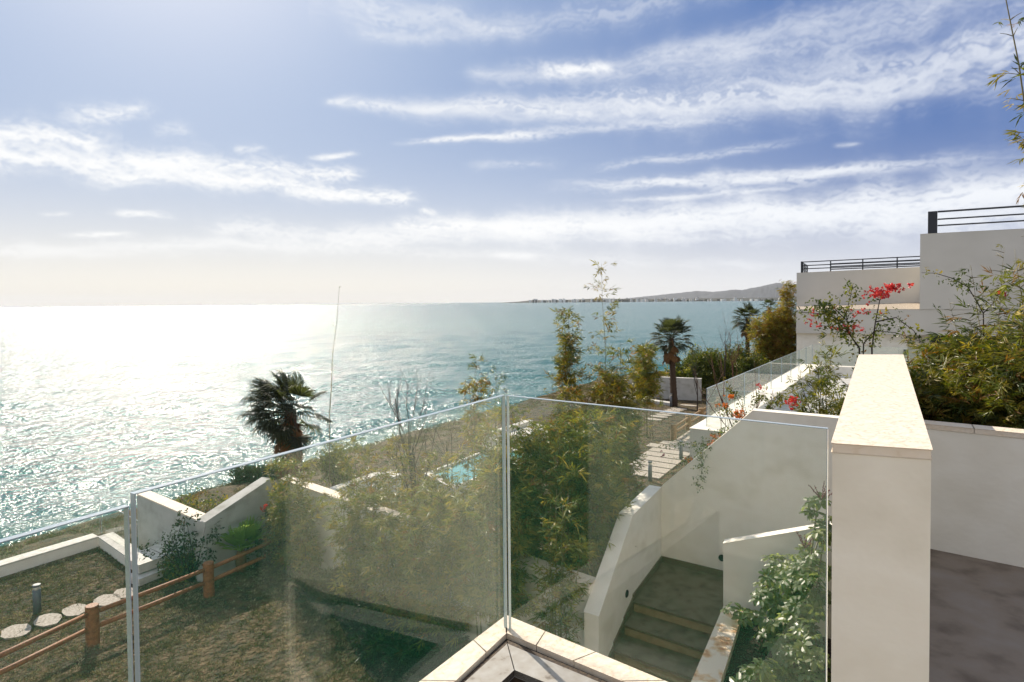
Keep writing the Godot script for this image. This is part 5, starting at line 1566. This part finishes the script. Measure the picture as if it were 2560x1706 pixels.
	climber("dry_branch", "long dry branch reaching left across the house wall", "branch", flat3(Vector3(3.639, 5.281, -4.700), 4.4), [
		[[flat3(Vector3(3.666, 5.280, -4.700), 4.4), Vector3(3.639, 5.281, -4.700), Vector3(3.519, 5.483, -4.700), Vector3(3.401, 5.551, -4.700), Vector3(3.266, 5.592, -4.700), Vector3(3.159, 5.597, -4.700)], 0.006, 34],
		[[Vector3(3.639, 5.281, -4.700), Vector3(3.659, 5.381, -4.600), Vector3(3.681, 5.440, -4.600)], 0.005, 12],
	], [[Vector3(3.681, 5.430, -4.600), Vector3(0.05, 0.03, 0.04), 10, pink, 0.5]], {"sd": 100, "leaf": 0.55, "w": [0.2, 0.2, 0.55, 0.05, 0]})
	# tall stem at the right edge
	var bt := flat3(Vector3(3.552, 5.065, -4.000), 4.4)
	bamboo("tall bamboo stem with whorls of twigs at the top right edge", bt, {"sd": 101, "h": 3.35, "culms": 1, "spread": 0.0, "sprays": 90, "rad": 0.2, "lo": 0.12, "gap": 0.2, "lean": Vector3(-0.42, 0, 0), "leaf": 0.62, "cr": 0.011, "w": [0.15, 0.2, 0.35, 0.2, 0.1]})
	bamboo("bamboo spray entering from the right edge", flat3(Vector3(3.511, 5.352, -4.000), 4.4), {"sd": 102, "h": 1.35, "culms": 3, "spread": 0.2, "sprays": 90, "rad": 0.25, "lo": 0.4, "leaf": 0.75, "cr": 0.005})
	# planting bed beside the stair
	umbrella_plant("umbrella plant with glossy palmate leaves beside the parapet", Vector3(3.35, 0.98, -7.2), [Vector3(3.690, 3.024, -7.300), Vector3(3.606, 2.662, -7.000), Vector3(3.621, 2.305, -7.500), Vector3(3.482, 2.198, -6.900), Vector3(3.560, 2.043, -7.600), Vector3(3.837, 2.775, -7.400)], 20, 300)
	umbrella_plant("spreading umbrella plant against the short white wall", Vector3(3.15, 0.98, -7.5), [Vector3(3.472, 1.970, -7.900), Vector3(3.231, 1.844, -7.800), Vector3(3.367, 1.962, -7.300), Vector3(3.243, 1.705, -7.500), Vector3(3.382, 1.845, -7.000)], 15, 310)
	umbrella_plant("low umbrella plant at the lower edge of the bed", Vector3(2.95, 0.98, -6.5), [Vector3(3.238, 1.757, -6.600), Vector3(3.228, 1.736, -6.300), Vector3(3.001, 1.633, -6.400), Vector3(3.133, 1.566, -6.200), Vector3(3.084, 1.696, -6.900)], 14, 320)
	umbrella_plant("pale young umbrella plant at the bottom edge", Vector3(2.5, 0.98, -6.25), [Vector3(2.525, 1.549, -6.200), Vector3(2.660, 1.525, -6.200), Vector3(2.452, 1.418, -6.300)], 7, 330)
	umbrella_plant("small seedling leaning over the rust stained coping", Vector3(3.152, 0.980, -8.131), [Vector3(2.979, 1.258, -8.000), Vector3(2.867, 1.270, -7.900)], 3, 340)
	flower_spike("upper brownish flower spike beside the parapet", Vector3(3.671, 3.004, -7.200), 350)
	flower_spike("lower brownish flower spike before the short wall", Vector3(3.572, 2.335, -7.400), 351)
	# grass
	var dry := [[0.23, 0.195, 0.11], [0.15, 0.145, 0.06], [0.07, 0.085, 0.028], [0.42, 0.36, 0.22]]
	scatter("lawn_grass", "patchy dry grass of the near lawn", 60000, -1.0, 9.5, 4.0, 15.0, 0.9, dry, [0.3, 0.3, 0.28, 0.12], 401)
	scatter("lawn_grass", "thin grass of the second garden", 9000, 8.6, 20.0, 4.0, 15.0, 1.1, dry, [0.3, 0.3, 0.3, 0.1], 402)
	scatter("lawn_grass", "dry grass of the far garden", 6000, 20.0, 40.0, 2.0, 14.0, 1.4, dry, [0.4, 0.2, 0.1, 0.3], 403)
	scatter("bank_grass", "rough grass on the shore bank", 16000, -2.0, 44.0, 15.3, 18.3, 1.7, dry, [0.35, 0.3, 0.2, 0.15], 404, true)


func _ready() -> void:
	# camera, sky, sun
	var cam := Camera3D.new()
	cam.name = "camera"
	add_child(cam)
	cam.position = Vector3(0, 5.4, 0)
	cam.rotation = Vector3(-atan(38.0 / 1400.0), 0, -0.0092)
	cam.set_frustum(0.05 * 1568.0 / 1400.0, Vector2(0, -0.05 * 51.6 / 1400.0), 0.05, 60000.0)
	cam.current = true
	var sun := DirectionalLight3D.new()
	sun.name = "sun"
	add_child(sun)
	var az := deg_to_rad(-29.5)
	var el := deg_to_rad(34.5)
	var to_sun := Vector3(sin(az) * cos(el), sin(el), -cos(az) * cos(el))
	sun.look_at_from_position(Vector3.ZERO, -to_sun, Vector3.UP)
	sun.light_energy = 1.6
	sun.light_color = Color(1.0, 0.95, 0.88)
	sun.light_angular_distance = 0.53
	sun.shadow_enabled = true
	var env := Environment.new()
	env.background_mode = Environment.BG_SKY
	env.tonemap_mode = Environment.TONE_MAPPER_LINEAR
	env.tonemap_exposure = 1.4
	env.background_energy_multiplier = 0.86
	env.fog_enabled = true
	env.fog_density = 0.000026
	env.fog_light_color = Color(0.94, 0.95, 0.97)
	env.sdfgi_enabled = true
	env.ssao_enabled = true
	env.ssil_enabled = true
	env.sky = Sky.new()
	var pano := PanoramaSkyMaterial.new()
	pano.panorama = make_sky(to_sun)
	env.sky.sky_material = pano
	var we := WorldEnvironment.new()
	we.name = "environment"
	we.environment = env
	add_child(we)
	print("sky ", Time.get_ticks_msec())
	make_materials()
	make_leaves()
	build_land()
	build_sea()
	build_far()
	print("land ", Time.get_ticks_msec())
	build_terrace()
	build_stair()
	build_neighbour()
	build_gardens()
	build_plants()
	print("done ", Time.get_ticks_msec())
